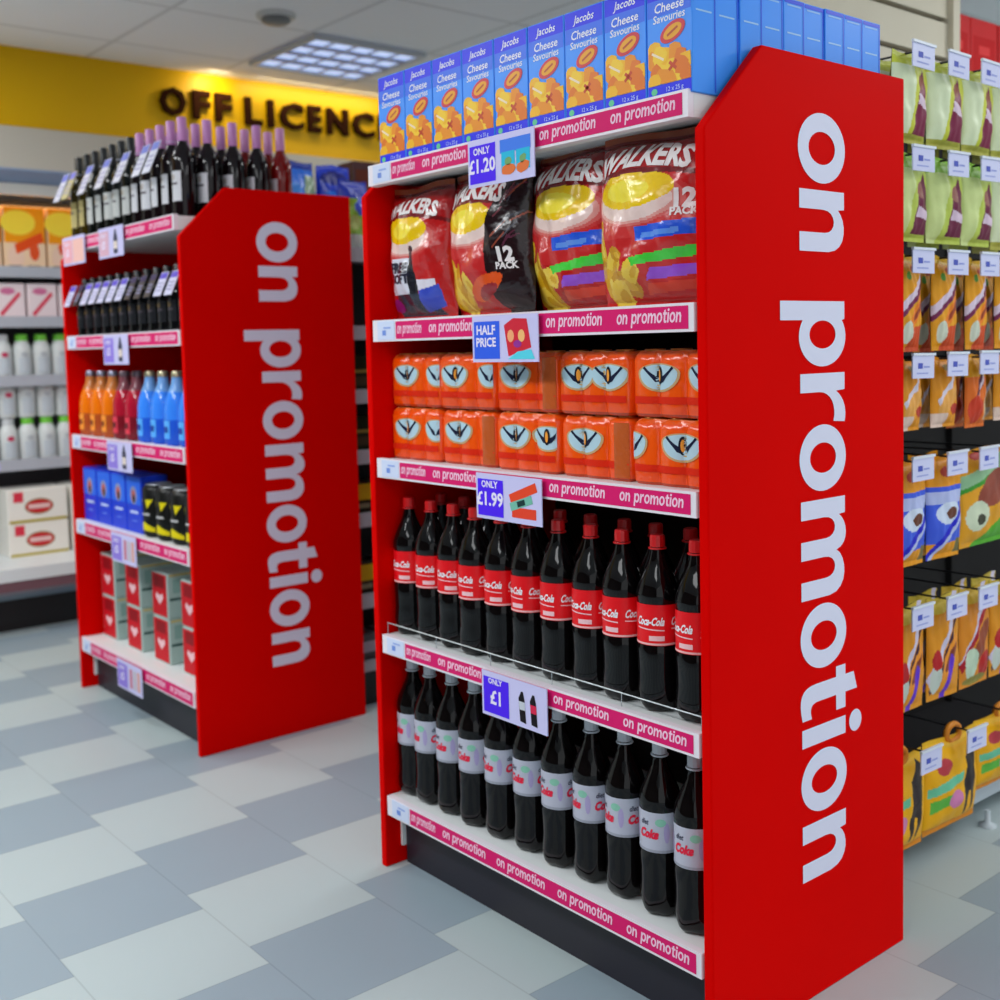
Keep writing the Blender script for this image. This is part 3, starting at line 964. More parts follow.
rnd = random.Random(5)
ck = cola_bottle(lin((206, 14, 20)), lin((236, 14, 26)), 'red')
dk = cola_bottle(lin((196, 202, 212)), lin((188, 190, 206)), 'diet')
cY = [2.322, 2.232, 2.143, 2.055, 1.968, 1.875, 1.776, 1.678, 1.586, 1.493, 1.398]
dY = [2.325, 2.250, 2.162, 2.072, 1.978, 1.882, 1.784, 1.688, 1.594, 1.498, 1.404]
for k in range(11):
    put(ck, 1.628 + rnd.uniform(-.003, .004), cY[k], SHELF(NT, 3), FACE + rnd.uniform(-.35, .35),
        'red-capped cola bottle in the front row, %s from the left' % ORD[k], 'bottle', 'red label cola bottles on the near bay')
for k in range(11):
    put(ck, 1.728, cY[k] + rnd.uniform(-.008, .004) if 0 < k < 10 else cY[k], SHELF(NT, 3), FACE + rnd.uniform(-.4, .4),
        'red-capped cola bottle in the back row, %s from the left' % ORD[k], 'bottle', 'red label cola bottles on the near bay')
for k in range(11):
    put(dk, 1.628 + rnd.uniform(-.003, .004), dY[k], SHELF(NT, 4), FACE + rnd.uniform(-.3, .3),
        'white-capped diet cola bottle on the lowest shelf, %s from the left' % ORD[k], 'bottle', 'silver label diet cola bottles on the near bay')
# clear lip in front of the cola, with a bright wire along its top
rl = thing('shelf_riser', (GX, NL, SHELF(NT, 3)), FACE)
tag(rl, 'thin wire riser along the front of the red cola shelf', 'shelf riser')
mb = MB(); mb.tube([(.034, .018, .03), (GW - .036, .018, .03)], .0016, lin((205, 214, 216)), 'steel'); mb.build('rail', rl)
for k in range(6):
    x = .034 + k * (GW - .07) / 5
    mb = MB(); mb.tube([(x, .018, .0), (x, .018, .03)], .0009, lin((190, 200, 204)), 'steel', 6); mb.build('wire_post', rl)


# ------------------------------------------------------------------ far bay: wine on top
def wine_bottle(glass, capc, lab, labh=.095, H=.318, Rr=.0365):
    t = thing('wine_bottle')
    mb = MB()
    prof = [(.0, .85), (.01, .97), (.03, 1), (.56, 1), (.62, .95), (.67, .8), (.71, .56), (.75, .42), (.80, .38), (.985, .36), (1.0, .3)]
    mb.lathe([(Rr * r, H * z) for z, r in prof], glass, 'glass_dark', 20); mb.build('bottle', t)
    mb = MB()
    mb.lathe([(Rr * .40, H * .76), (Rr * .42, H * .77), (Rr * .41, H * .99), (Rr * .36, H * 1.004)], capc, 'plastic', 16); mb.build('capsule', t)
    mb = MB()
    rl = Rr * 1.008
    a0 = -.85
    n = 10
    pts = []
    for z in (H * .16, H * .16 + labh):
        pts += [(rl * math.sin(a0 + 2 * .85 * i / n), -rl * math.cos(a0 + 2 * .85 * i / n), z) for i in range(n + 1)]
    mb.add(pts, [(i, i + 1, n + 2 + i, n + 1 + i) for i in range(n)], lab, 'card', True)
    M = lambda u, v, d: ((rl + d) * math.sin(u / rl), -(rl + d) * math.cos(u / rl), v)
    mb.decal(rect(-.018, H * .16 + labh * .55, .018, H * .16 + labh * .62), M, lin((90, 80, 90)), d=.0004, sub=.01)
    mb.decal(ell(0, H * .16 + labh * .8, .008, .008, 10), M, lin((150, 120, 70)), d=.0004)
    mb.build('label_wrap', t)
    return t


GB = lin((12, 16, 14))
wb = wine_bottle(GB, lin((16, 18, 22)), lin((196, 198, 196)))
wg = wine_bottle(lin((54, 44, 6)), lin((20, 22, 18)), lin((190, 176, 120)))
wp = wine_bottle(lin((20, 10, 14)), lin((196, 130, 190)), lin((214, 214, 220)))
wr = wine_bottle(lin((120, 12, 10)), lin((206, 140, 190)), lin((200, 190, 196)))
zt = SHELF(FTOP, 0)
GWn = 'wine bottles on the far bay top'
for k in range(12):
    y = 4.425 - k * .0835
    for r_ in range(2):
        pr, ds = (wg, 'olive glass wine bottle') if k < 2 else ((wb, 'dark wine bottle with a black capsule') if k < 7 else (wp, 'dark wine bottle with a lilac pink capsule'))
        put(pr, 1.618 + .086 * r_, y, zt, FACE + rnd.uniform(-.2, .2), '%s, %s from the left in the %s row' % (ds, ORD[k], ('front', 'second')[r_]), 'bottle', GWn)
for r_ in range(2, 5):
    for k in (10, 11):
        y = 4.425 - k * .0835
        pr, ds = (wr, 'red rosé wine bottle') if r_ == 4 or (r_ == 3 and k == 10) else (wp, 'dark wine bottle with a pink capsule')
        put(pr, 1.618 + .088 * r_, y, zt, FACE + rnd.uniform(-.2, .2), '%s, %s row back, %s from the right end' % (ds, ORD[r_], ('second', 'first')[k - 10]), 'bottle', GWn)


def neck_card(w, h, head, body, ring):
    t = thing('neck_card')
    mb = MB()
    mb.box(-w / 2, w / 2, -.001, .001, -h, 0, body, 'card')
    M = front(-w / 2, -.001, -h)
    mb.decal(rect(.003, h * .72, w - .003, h - .003), M, head, d=.0005)
    for k in range(3):
        mb.decal(rect(w * .15, h * (.2 + .15 * k), w * .85, h * (.26 + .15 * k)), M, lin((150, 150, 190)), d=.0005)
    mb.build('card', t)
    mb = MB()   # paper collar round the bottle neck
    c, s_ = math.cos(R(24)), math.sin(R(24)); Y0, rr = ring
    P = [(rr * math.cos(a), Y0 + rr * math.sin(a)) for a in [2 * PI * i / 18 for i in range(19)]]
    mb.tube([(x, y * c, -y * -s_) for x, y in P], .0012, body, 'card', 6)
    mb.build('collar', t)
    return t


nc = neck_card(.062, .115, lin((110, 120, 205)), lin((206, 208, 226)), (.046, .017))
ng = neck_card(.062, .115, lin((120, 120, 205)), lin((190, 180, 130)), (.046, .017))
for j, (k, pr, ds) in enumerate(((0, nc, 'pale'), (1, ng, 'olive'), (3, nc, 'white'), (5, nc, 'white'), (7, nc, 'white'), (9, nc, 'white'), (10, nc, 'white'))):
    put(pr, 1.572, 4.425 - k * .0835, zt + .252, FACE, '%s neck card hanging on the %s front wine bottle from the left' % (ds, ORD[k]), 'card', 'neck cards on the wine bottles', tilt=(R(-24), 0))


# second shelf of the far bay: dark bottles with neck cards
db = wine_bottle(lin((10, 12, 14)), lin((14, 14, 18)), lin((24, 26, 32)), .07, .222, .037)
zt = SHELF(FTOP, 1)
for k in range(12):
    put(db, 1.622, 4.42 - k * .0835, zt, FACE, 'short black bottle on the second far shelf, %s from the left' % ORD[k], 'bottle', 'black bottles on the far bay')
nv = neck_card(.058, .085, lin((96, 80, 200)), lin((206, 206, 236)), (.044, .0175))
nk = neck_card(.05, .085, lin((60, 50, 90)), lin((36, 34, 46)), (.044, .0175))
for k in range(12):
    pr = nk if k in (1, 7, 8, 9) else nv
    put(pr, 1.578, 4.42 - k * .0835, zt + .195, FACE, '%s neck card on the %s short black bottle' % ('dark' if pr is nk else 'violet headed', ORD[k]), 'card', 'neck cards on the black bottles', tilt=(R(-24), 0))


# third shelf: slim flavoured drinks
def slim_bottle(top, mid, low, capc):
    t = thing('drink_bottle')
    H, Rr = .248, .047
    mb = MB()
    prof = [(0, .8), (.02, .95), (.05, 1), (.35, 1), (.50, .97), (.62, .86), (.72, .66), (.82, .44), (.93, .36)]
    cols = [low, low, low, mid, mid, mid, top, top]
    mb.lathe([(Rr * r, H * z) for z, r in prof], cols, 'glass_dark', 20); mb.build('bottle', t)
    mb = MB(); mb.lathe([(Rr * .40, H * .92), (Rr * .41, H * .97), (Rr * .34, H * 1.0)], capc, 'steel', 16); mb.build('bottle_cap', t)
    mb = MB()
    rl = Rr * 1.012
    M = lambda u, v, d: ((rl + d) * math.sin(u / rl), -(rl + d) * math.cos(u / rl), v)
    mb.decal(rect(-.022, H * .10, .022, H * .34), M, tuple(min(1, c * 1.6 + .03) for c in mid), d=.0003, sub=.012, mat='card')
    mb.decal(rect(-.014, H * .18, .014, H * .26), M, tuple(c * .5 for c in low), d=.0008, sub=.012, mat='card')
    mb.build('label_wrap', t)
    return t


so = slim_bottle(lin((200, 120, 60)), lin((240, 120, 16)), lin((186, 84, 40)), lin((150, 150, 170)))
sr = slim_bottle(lin((130, 70, 80)), lin((180, 24, 50)), lin((130, 26, 40)), lin((140, 120, 130)))
sb = slim_bottle(lin((120, 170, 230)), lin((60, 140, 250)), lin((40, 96, 220)), lin((190, 180, 150)))
zt = SHELF(FTOP, 2)
for k in range(9):
    pr, ds = (so, 'orange') if k < 3 else ((sr, 'dark red') if k < 5 else (sb, 'blue'))
    put(pr, 1.622, 4.415 - k * .112, zt, FACE, 'slim %s drink bottle, %s from the left on the third far shelf' % (ds, ORD[k]), 'bottle', 'flavoured drink bottles on the far bay')


# fourth shelf: blue boxes and black and yellow cans
def blue_box():
    w, d, h = .135, .10, .205
    mb = MB()
    mb.box(-w / 2, w / 2, -d / 2, d / 2, 0, h, lin((26, 62, 214)), 'card', .003)
    M = front(-w / 2, -d / 2, 0)
    mb.decal(rect(.006, h * .5, w - .006, h - .006), M, lin((50, 110, 236)), d=.0005)
    mb.decal(ell(w * .5, h * .66, w * .22, h * .16, 16), M, lin((140, 150, 190)), d=.0008)
    mb.decal(ell(w * .5, h * .64, w * .13, h * .12, 14), M, lin((196, 96, 90)), d=.001)
    mb.decal(ell(w * .52, h * .60, w * .08, h * .08, 14), M, lin((30, 50, 60)), d=.0012)
    mb.decal(rect(w * .25, h * .34, w * .78, h * .39), M, lin((190, 205, 250)), d=.0008)
    mb.decal(rect(w * .35, h * .2, w * .68, h * .225), M, lin((110, 140, 240)), d=.0008)
    return mb.build('drink_box')


bb = blue_box(); zt = SHELF(FTOP, 3)
for k in range(4):
    put(bb, 1.64, 4.392 - k * .142, zt, FACE, 'blue drink box on the fourth far shelf, %s from the left' % ORD[k], 'box', 'blue drink boxes on the far bay')


def cider_can():
    t = thing('drink_can')
    Rr, H = .056, .185
    mb = MB()
    mb.lathe([(Rr * .8, 0), (Rr * .97, .008), (Rr, .016), (Rr, H * .9), (Rr * .9, H * .95), (Rr * .78, H * .98)], lin((14, 14, 12)), 'card', 24)
    M = lambda u, v, d: ((Rr + d) * math.sin(u / Rr), -(Rr + d) * math.cos(u / Rr), v)
    YE = lin((222, 206, 20))
    mb.decal([(-.045, H * .52), (-.01, H * .7), (-.04, H * .74)], M, YE, d=.0008, sub=.012)
    mb.decal([(.02, H * .55), (.045, H * .72), (.012, H * .72)], M, YE, d=.0008, sub=.012)
    mb.decal([(-.05, .02), (.0, H * .14), (.05, .02), (.05, H * .18), (.0, H * .30), (-.05, H * .2)], M, YE, d=.0008, sub=.012)
    mb.decal(rect(-.03, H * .42, .03, H * .46), M, lin((190, 190, 190)), d=.0008, sub=.012)
    mb.build('body', t)
    mb = MB(); mb.lathe([(Rr * .78, H * .975), (Rr * .80, H * 1.0), (Rr * .74, H * .995), (Rr * .70, H * .985)], lin((170, 172, 176)), 'steel', 24); mb.build('can_lid', t)
    return t


cc = cider_can()
for k in range(4):
    put(cc, 1.63, 3.84 - k * .116, zt, FACE, 'black and yellow can beside the blue boxes, %s from the left' % ORD[k], 'can', 'black and yellow cans on the far bay')


# lowest shelf: red and pale green packs, two high
def red_pack():
    w, d, h = .135, .21, .163
    mb = MB()
    mb.box(-w / 2, w / 2, -d / 2, d / 2, 0, h, lin((176, 196, 190)), 'card', .004)
    M = front(-w / 2, -d / 2, 0)
    mb.decal(rect(.006, .006, w - .006, h - .006), M, lin((206, 22, 36)), d=.0005)
    mb.decal(rect(w * .2, h * .66, w * .8, h * .92), M, lin((150, 16, 26)), d=.0008)
    mb.decal([(w * .5, h * .28), (w * .74, h * .44), (w * .68, h * .54), (w * .5, h * .48), (w * .32, h * .54), (w * .26, h * .44)], M, lin((246, 200, 206)), d=.001)
    Ms = flat_map((w / 2, -d / 2, 0), (0, 1, 0), (0, 0, 1), (1, 0, 0))
    mb.decal(rect(.008, h * .40, d - .008, h * .46), Ms, lin((70, 96, 92)), d=.0006)
    mb.decal(rect(.02, h * .56, d * .5, h * .86), Ms, lin((146, 176, 168)), d=.0006)
    mb.decal(rect(.008, h * .93, d - .008, h * .98), Ms, lin((214, 190, 120)), d=.0006)
    return mb.build('drink_pack')


rp = red_pack(); zt = SHELF(FTOP, 4)
for k in range(4):
    for r_ in range(2):
        put(rp, GX + .028 + .055 + .105, 4.375 - k * .245, zt + r_ * .1635, FACE,
            'red and pale green pack, %s far bay stack from the left, %s' % (ORD[k], ('underneath', 'on top')[r_]), 'drink pack', 'red and green packs on the far bay')

# ------------------------------------------------------------------ chiller along the far wall
CHX0, CHX1 = .4, 4.6
ch = thing('chiller_cabinet', ((CHX0 + CHX1) / 2, 5.85, 0))
tag(ch, 'long open chiller cabinet with stocked shelves along the far wall', 'chiller')
hw = (CHX1 - CHX0) / 2
mb = MB(); mb.box(-hw, hw, -.19, .62, 0, .15, BLACK, 'black_paint'); mb.build('kick_plate', ch)
mb = MB()
mb.loft([[(x, -.20, .15), (x, -.30, .17), (x, -.335, .20), (x, -.335, .215), (x, .60, .215), (x, .60, .15)] for x in (-hw, hw)], lin((150, 162, 174)), 'steel'); mb.build('tub', ch)
mb = MB(); mb.box(-hw, hw, -.345, -.2, .2155, .262, lin((118, 84, 92)), 'plastic'); mb.build('bumper', ch)
mb = MB(); mb.box(-hw, hw, -.35, .60, .2625, .322, WHITE, 'shelf_white'); mb.build('deck', ch)
mb = MB(); mb.box(-hw, hw, .6, .63, .0, 2.14, lin((70, 66, 70)), 'plastic'); mb.build('back_panel', ch)
mb = MB(); mb.box(-hw, hw, -.14, .63, 2.20, 2.395, lin((198, 192, 178)), 'plastic')
mb.loft([[(x, -.14, 2.19), (x, -.14, 2.20), (x, .6, 2.20), (x, .6, 2.14), (x, -.05, 2.14)] for x in (-hw, hw)], lin((140, 160, 190)), 'plastic')
mb.box(-hw, hw, -.06, -.03, 2.085, 2.1395, lin((206, 204, 196)), 'plastic'); mb.build('canopy', ch)
mb = MB(); mb.box(-hw, hw, .06, .12, 2.115, 2.139, WHITE, 'chill_strip'); mb.build('light_strip', ch)
CS = [1.735, 1.49, 1.2, .785, .335]
for z in CS[:4]:
    mb = MB(); mb.box(-hw, hw, .03, .59, z - .02, z, lin((170, 174, 184)), 'grey_steel')
    s = mb.build('shelf', ch)
    mb = MB(); mb.box(-hw, hw, .01, .029, z - .042, z + .012, lin((176, 180, 196)), 'grey_steel')
    M = front(0, .01, 0)
    for k in range(8):
        mb.decal(rect(-hw + .1 + k * .52, z - .036, -hw + .25 + k * .52, z + .004), M, lin((196, 190, 226)), d=.0006)
    mb.build('edge_rail', s)


def carton(w, d, h, base, dec, name='drink_carton'):
    mb = MB(); mb.box(-w / 2, w / 2, -d / 2, d / 2, 0, h, lin(base), 'card', .004)
    M = front(-w / 2, -d / 2, 0)
    for i, (p, c) in enumerate(dec): mb.decal([(x * w, y * h) for x, y in p], M, lin(c), d=.0006 + .0003 * i)
    return mb.build(name)


ham = carton(.20, .12, .31, (252, 218, 180), [(rect(.01, .42, .99, .99), (252, 160, 20)), (ell(.35, .74, .42, .2, 18), (255, 226, 70)), (ell(.28, .2, .2, .18, 14), (250, 214, 190)), (band(.6, .42, .7, .16, .3), (240, 84, 30)),  # yellow over the upper half paints the canopy strip's glow
                                      (ell(.72, .28, .12, .14, 12), (238, 90, 44)), (rect(.1, .03, .4, .06), (90, 60, 40)), (rect(.55, .03, .85, .06), (90, 60, 40))])
for k in range(5):
    put(ham, 1.66 + k * .212, 5.96, CS[0], 0, 'orange and cream carton on the top chiller shelf, %s from the left' % ORD[k], 'carton', 'orange cartons in the chiller')
pk = carton(.142, .11, .175, (246, 228, 230), [(band(.5, .42, .9, .12, .75), (226, 70, 96)), (ell(.42, .78, .26, .1, 12), (216, 120, 160)), (rect(.02, .0, .98, .07), (240, 60, 90)), (rect(.03, .93, .97, .97), (250, 236, 240))], 'drink_pack')
for k in range(6):
    put(pk, 1.625 + k * .155 + .16, 5.945, CS[1], 0, 'white and pink drink pack on the second chiller shelf, %s from the left' % ORD[k], 'drink pack', 'pink drink packs in the chiller')
put(carton(.16, .11, .165, (244, 226, 230), [(band(.5, .4, .9, .12, .5), (226, 60, 90)), (rect(.1, .8, .7, .92), (110, 110, 140)), (rect(.02, .0, .98, .07), (240, 80, 110))], 'drink_pack'), 1.615, 5.945, CS[1], 0,
    'white and pink drink pack with a grey heading, at the chiller second shelf left', 'drink pack', 'pink drink packs in the chiller')


def milk_bottle(capc, dot):
    t = thing('milk_bottle')
    Rr, H = .044, .215
    mb = MB(); mb.lathe([(Rr * .85, 0), (Rr, .01), (Rr, H * .62), (Rr * .95, H * .72), (Rr * .72, H * .82), (Rr * .6, H * .86)], lin((222, 226, 224)), 'plastic', 20); mb.build('bottle', t)
    mb = MB(); mb.lathe([(Rr * .66, H * .85), (Rr * .68, H * .87), (Rr * .66, H * .98), (Rr * .55, H)], capc, 'plastic', 18); mb.build('bottle_cap', t)
    mb = MB(); M = lambda u, v, d: ((Rr + d) * math.sin(u / Rr), -(Rr + d) * math.cos(u / Rr), v)
    mb.decal(rect(-.028, .02, .028, .10), M, lin((200, 208, 214)), d=.0006, sub=.012)
    mb.decal(ell(0, .115, .018, .013, 12), M, dot, d=.0008, sub=.012)
    mb.build('label_wrap', t)
    return t


mg = milk_bottle(lin((120, 214, 60)), lin((190, 196, 200))); mr = milk_bottle(lin((210, 214, 216)), lin((200, 60, 96)))
for s_, z in ((0, CS[2]), (1, CS[3])):
    for r_ in range(2 if s_ else 1):
        for k in range(8):
            x = 1.655 + k * .0935 + (.008 if s_ else 0)
            nred = 2 + (1 if s_ and r_ else 0)
            red = k < (2 if not s_ else 2)
            put(mr if red else mg, x, 5.94, z + r_ * .2165, 0, '%s-capped white bottle, %s from the left, %s' % (('green', 'pale')[red], ORD[k], ('third chiller shelf', 'fourth chiller shelf, lower layer', 'fourth chiller shelf, upper layer')[s_ + r_]), 'bottle', 'white bottles in the chiller')
bx = carton(.29, .2, .165, (244, 240, 230), [(ell(.52, .46, .24, .24, 20), (150, 130, 80)), (ell(.52, .46, .225, .20, 20), (206, 40, 50)), (rect(.34, .40, .70, .53), (240, 200, 196)), (rect(.1, .62, .26, .92), (226, 60, 80)), (rect(.02, .0, .98, .08), (190, 170, 60))], 'beer_box')
for k in range(3):
    for r_ in range(2):
        put(bx, 1.845 + k * .31 - .012 * (1 - r_) * 0, 5.92, .322 + r_ * .1655, 0, 'white beer box with a red badge, %s stack on the chiller deck, %s' % (ORD[k], ('below', 'on top')[r_]), 'box', 'cream beer boxes in the chiller')

# ------------------------------------------------------------------ shelving in the aisle behind the far bay
SH = thing('shelving_unit', (2.9, 3.95, 0))
tag(SH, 'black and grey aisle shelving glimpsed between the two red bays', 'shelving')
mb = MB(); mb.box(-.69, .7, -.45, .45, 0, .12, BLACK, 'black_paint'); mb.build('plinth', SH)
mb = MB(); mb.box(-.69, .7, -.02, .02, .12, 1.75, BLACK, 'black_paint'); mb.build('back_panel', SH)
AS = [.15, .40, .70, .93, 1.15, 1.38, 1.66]
for z in AS:
    mb = MB(); mb.box(-.69, .7, -.43, -.021, z - .02, z, lin((90, 94, 100)), 'grey_steel'); s = mb.build('shelf', SH)
    mb = MB(); mb.box(-.69, .7, -.445, -.4305, z - .045, z + .006, lin((150, 154, 170)), 'grey_steel'); mb.build('edge_rail', s)
yb = carton(.10, .1, .12, (40, 36, 22), [(rect(.05, .4, .95, .9), (214, 180, 30)), (rect(.2, .15, .8, .3), (150, 150, 120))], 'grocery_box')
gb = carton(.10, .1, .13, (34, 44, 24), [(rect(.1, .5, .9, .6), (150, 140, 70)), (rect(.1, .15, .9, .4), (80, 70, 50))], 'grocery_box')
wbx = carton(.10, .1, .10, (90, 92, 96), [(rect(.1, .3, .9, .7), (190, 190, 205))], 'grocery_box')
for i, (z, pr, ds) in enumerate(((.15, wbx, 'grey'), (.40, yb, 'yellow'), (.70, yb, 'yellow'), (.93, gb, 'dark green'), (1.15, gb, 'dark green'))):
    for k in range(2):
        put(pr, 2.285 + k * .115, 3.60, z, 0, '%s grocery box between the bays, %s shelf up, %s one' % (ds, ORD[i], ('left', 'right')[k]), 'box', 'grocery boxes between the bays')
put(bag('snack_bag', .13, .26, .08, art((150, 196, 70), [(lambda u, v: v > .72, (40, 60, 190)), (E_(.6, .62, .2, .12), (70, 90, 220)), (lambda u, v: v < .25, (214, 216, 206)), (E_(.4, .4, .2, .1), (190, 206, 120))]), 20, 30, seed=8, back=(90, 120, 60)),
    2.325, 3.62, AS[6], 0, 'green and white bag between the two bays beside the far red panel', 'bag')
bz = bag('snack_bag', .17, .30, .11, art((50, 120, 235), [(lambda u, v: v > .88, (30, 60, 170)), ([(.55, .3), (.95, .3), (.95, .8), (.62, .8)], (150, 176, 140)), (E_(.3, .6, .2, .1), (90, 160, 250)), (lambda u, v: v < .3, (160, 190, 230))]), 26, 36, seed=9, back=(30, 70, 190))
bz2 = bag('snack_bag', .155, .30, .11, art((44, 70, 210), [(E_(.4, .82, .36, .09), (20, 30, 130)), ([(.5, .3), (.85, .3), (.85, .7), (.55, .7)], (170, 190, 150)), (E_(.25, .5, .2, .14), (60, 130, 250)), (lambda u, v: v < .3, (170, 186, 220))]), 26, 36, seed=10, back=(30, 50, 160))
put(bz, 2.335, 4.05, 1.75, 0, 'blue bag above the far red panel, nearer the rosé bottles', 'bag', 'blue bags behind the far bay')
put(bz2, 2.51, 4.05, 1.745, 0, 'darker blue bag above the far red panel, at its right corner', 'bag', 'blue bags behind the far bay')
mb = MB(); mb.box(2.22, 3.58, 4.0, 4.35, 1.72, 1.744, lin((90, 94, 100)), 'grey_steel')
tp = mb.build('top_shelf', SH, (-2.9, -3.95, 0))
dm = carton(.11, .12, .33, (66, 20, 22), [(rect(.1, .6, .9, .9), (96, 40, 20)), (rect(.1, .1, .9, .4), (34, 16, 16))], 'grocery_box')
for k in range(3):
    put(dm, 2.66 + k * .12, 4.1, 1.744, 0, 'dark maroon box on the top shelf behind the blue bags, %s from the left' % ORD[k], 'box', 'maroon boxes behind the far bay')

# ------------------------------------------------------------------ pet treat rack on the right
RX0, RX1 = 2.22, 3.47
rk = thing('slatwall_rack', ((RX0 + RX1) / 2, 1.9, 0))
tag(rk, 'tall cream slatwall rack of hanging packs on the right', 'rack')
rw = (RX1 - RX0) / 2
mb = MB()
zs = [2.04, 2.157, 2.278, 2.398, 2.518, 2.638, CEIL - .03]
for a, b in zip(zs, zs[1:]): mb.box(-rw, rw - .04, 0, .03, a + .008, b - .008, WHITE, 'slat_cream')
mb.build('slat_panel', rk)
mb = MB(); mb.box(-rw, rw - .04, .031, .05, .12, CEIL - .03, lin((40, 30, 18)), 'matte'); mb.build('back_panel', rk)
mb = MB(); mb.box(rw - .04, rw, -.02, .05, 2.0, CEIL - .03, WHITE, 'slat_cream'); mb.build('end_post', rk)
mb = MB(); mb.box(rw - .04, rw, -.02, .05, .0, 1.9998, lin((26, 24, 24)), 'matte'); mb.build('lower_post', rk)
mb = MB(); mb.box(-rw, rw - .041, .0, .03, .121, 2.04, lin((26, 24, 24)), 'matte'); mb.box(rw + .001, rw + 1.6, .0, .03, .0, 2.02, lin((26, 24, 24)), 'matte'); mb.build('lower_panel', rk)  # dark sheet; past the post it stands in for darkness between bags
mb = MB(); mb.box(-rw, rw, -.26, .05, .075, .12, lin((30, 28, 30)), 'matte'); mb.build('shade_slab', rk)  # black slab painting the dark space under the rack, no deck there
mb = MB(); mb.box(-.06, rw, -.40, -.262, .045, .15, lin((190, 200, 208)), 'plastic', .01); mb.build('front_tray', rk)
for x, y in ((2.87, 1.47), (3.36, 1.47)):
    mb = MB(); mb.lathe([(.022, 0), (.022, .006), (.008, .012), (.007, .0445)], lin((196, 206, 212)), 'plastic', 16, x - (RX0 + RX1) / 2, y - 1.9); mb.build('foot', rk)


def hook(short=False):
    t = thing('display_hook')
    mb = MB(); mb.tube([(0, .47, 0), (0, .0, 0), (0, -.008, .008)], .0026, lin((40, 40, 44)), 'plastic'); mb.build('wire_arm', t)
    mb = MB(); mb.box(-.046, .046, -.0155, -.0125, -.042, .010, lin((214, 216, 248)), 'card')
    mb.box(-.048, .048, -.019, -.0125, .0102, .016, lin((226, 232, 244)), 'plastic')
    M = front(-.046, -.0155, -.042)
    mb.decal(rect(.022, .022, .042, .035), M, lin((84, 96, 190)), d=.0005)
    mb.decal(rect(.046, .024, .072, .028), M, lin((150, 160, 222)), d=.0005)
    mb.decal(rect(.016, .010, .066, .013), M, lin((160, 168, 226)), d=.0005)
    mb.build('price_tag', t)
    return t


hk = hook()


def petbag(w, h, d, base, layers, seed, texts=(), nx=64, ny=84):
    return bag('pet_treat_bag', w, h, d, art(base, layers), nx, ny, 'pet_film', back=(120, 100, 30), wr=.002, seed=seed, texts=texts)


YL = (236, 160, 14)
chew = petbag(.146, .205, .05, (206, 210, 60), [(lambda u, v: u < .42 + .2 * (v - .5), (226, 236, 196)), (lambda u, v: v > .84, (214, 220, 70)), (lambda u, v: v < .1, (180, 176, 70)), ([(.45, .1), (.97, .1), (.9, .45), (.66, .8), (.5, .5)], (128, 22, 66)), ([(.5, .42), (.88, .36), (.86, .46), (.52, .54)], (226, 200, 220)), (E_(.62, .66, .1, .08), (150, 80, 60))], 11)
chew2 = petbag(.145, .20, .05, (190, 206, 84), [(lambda u, v: u < .35 + .25 * (v - .4), (212, 226, 150)), (lambda u, v: v > .82, (150, 206, 60)), ([(.42, .08), (.97, .08), (.92, .5), (.7, .78), (.5, .5)], (110, 22, 62)), ([(.5, .28), (.95, .24), (.95, .34), (.52, .4)], (222, 196, 216)), (E_(.6, .58, .12, .1), (150, 90, 80))], 12)
stick = petbag(.100, .225, .035, YL, [(lambda u, v: v > .92, (224, 176, 30)), (band(.5, .60, 1.3, .1, .35), (226, 206, 226)), (band(.5, .52, 1.3, .06, .35), (120, 30, 80)), (E_(.62, .40, .4, .1, rot=.5), (240, 130, 30)), (E_(.7, .43, .25, .05, rot=.5), (160, 60, 30)), ([(.3, 0), (1, 0), (1, .28), (.5, .25)], (214, 76, 26)), (E_(.3, .2, .18, .12), (214, 220, 200)), (E_(.3, .78, .1, .04), (90, 160, 60)), (E_(.55, .86, .12, .03), (190, 70, 40))], 13)
stick2 = petbag(.105, .17, .035, (232, 150, 20), [(band(.6, .62, 1.0, .13, .6), (222, 214, 230)), (E_(.55, .38, .4, .14, rot=.4), (238, 170, 80)), (lambda u, v: v < .2 and u < .5, (236, 206, 190)), (E_(.8, .25, .2, .08), (186, 50, 30)), (E_(.5, .86, .2, .05), (150, 130, 50))], 14)
stick3 = petbag(.10, .18, .035, (228, 110, 24), [(lambda u, v: v > .7, (226, 160, 30)), (band(.5, .60, .8, .14, .9), (90, 40, 60)), (band(.55, .62, .5, .06, .9), (220, 200, 214)), (E_(.35, .25, .3, .2), (206, 56, 24)), (rect(.8, .1, .95, .5), (226, 196, 150)), (E_(.6, .78, .15, .05), (110, 160, 50))], 15)
blue = petbag(.142, .255, .045, (238, 156, 10), [(rect(0, .16, 1, .70), (64, 96, 226)), (rect(0, .54, 1, .66), (186, 196, 240)), (E_(.5, .44, .34, .11), (214, 226, 246)), (E_(.55, .44, .14, .06), (110, 60, 40)), (band(.55, .27, 1.3, .1, .45), (30, 30, 200)), (band(.5, .2, 1.3, .05, .45), (190, 200, 240)), (E_(.45, .84, .16, .05), (196, 70, 60)), (rect(.8, .04, 1, .18), (120, 110, 60))], 16)
green = petbag(.25, .245, .05, (230, 160, 20), [([(0, .6), (1, .88), (1, .98), (0, .74)], (150, 196, 150)), ([(0, .55), (1, .84), (1, .88), (0, .6)], (60, 150, 40)), (E_(.6, .6, .38, .17, rot=.3), (150, 70, 50)), ([(.2, 0), (1, 0), (1, .4), (.5, .16)], (86, 176, 36)), (E_(.25, .32, .2, .16), (210, 220, 190)), (E_(.3, .28, .08, .06), (60, 60, 40)), (E_(.3, .93, .12, .04), (190, 60, 50))], 17)
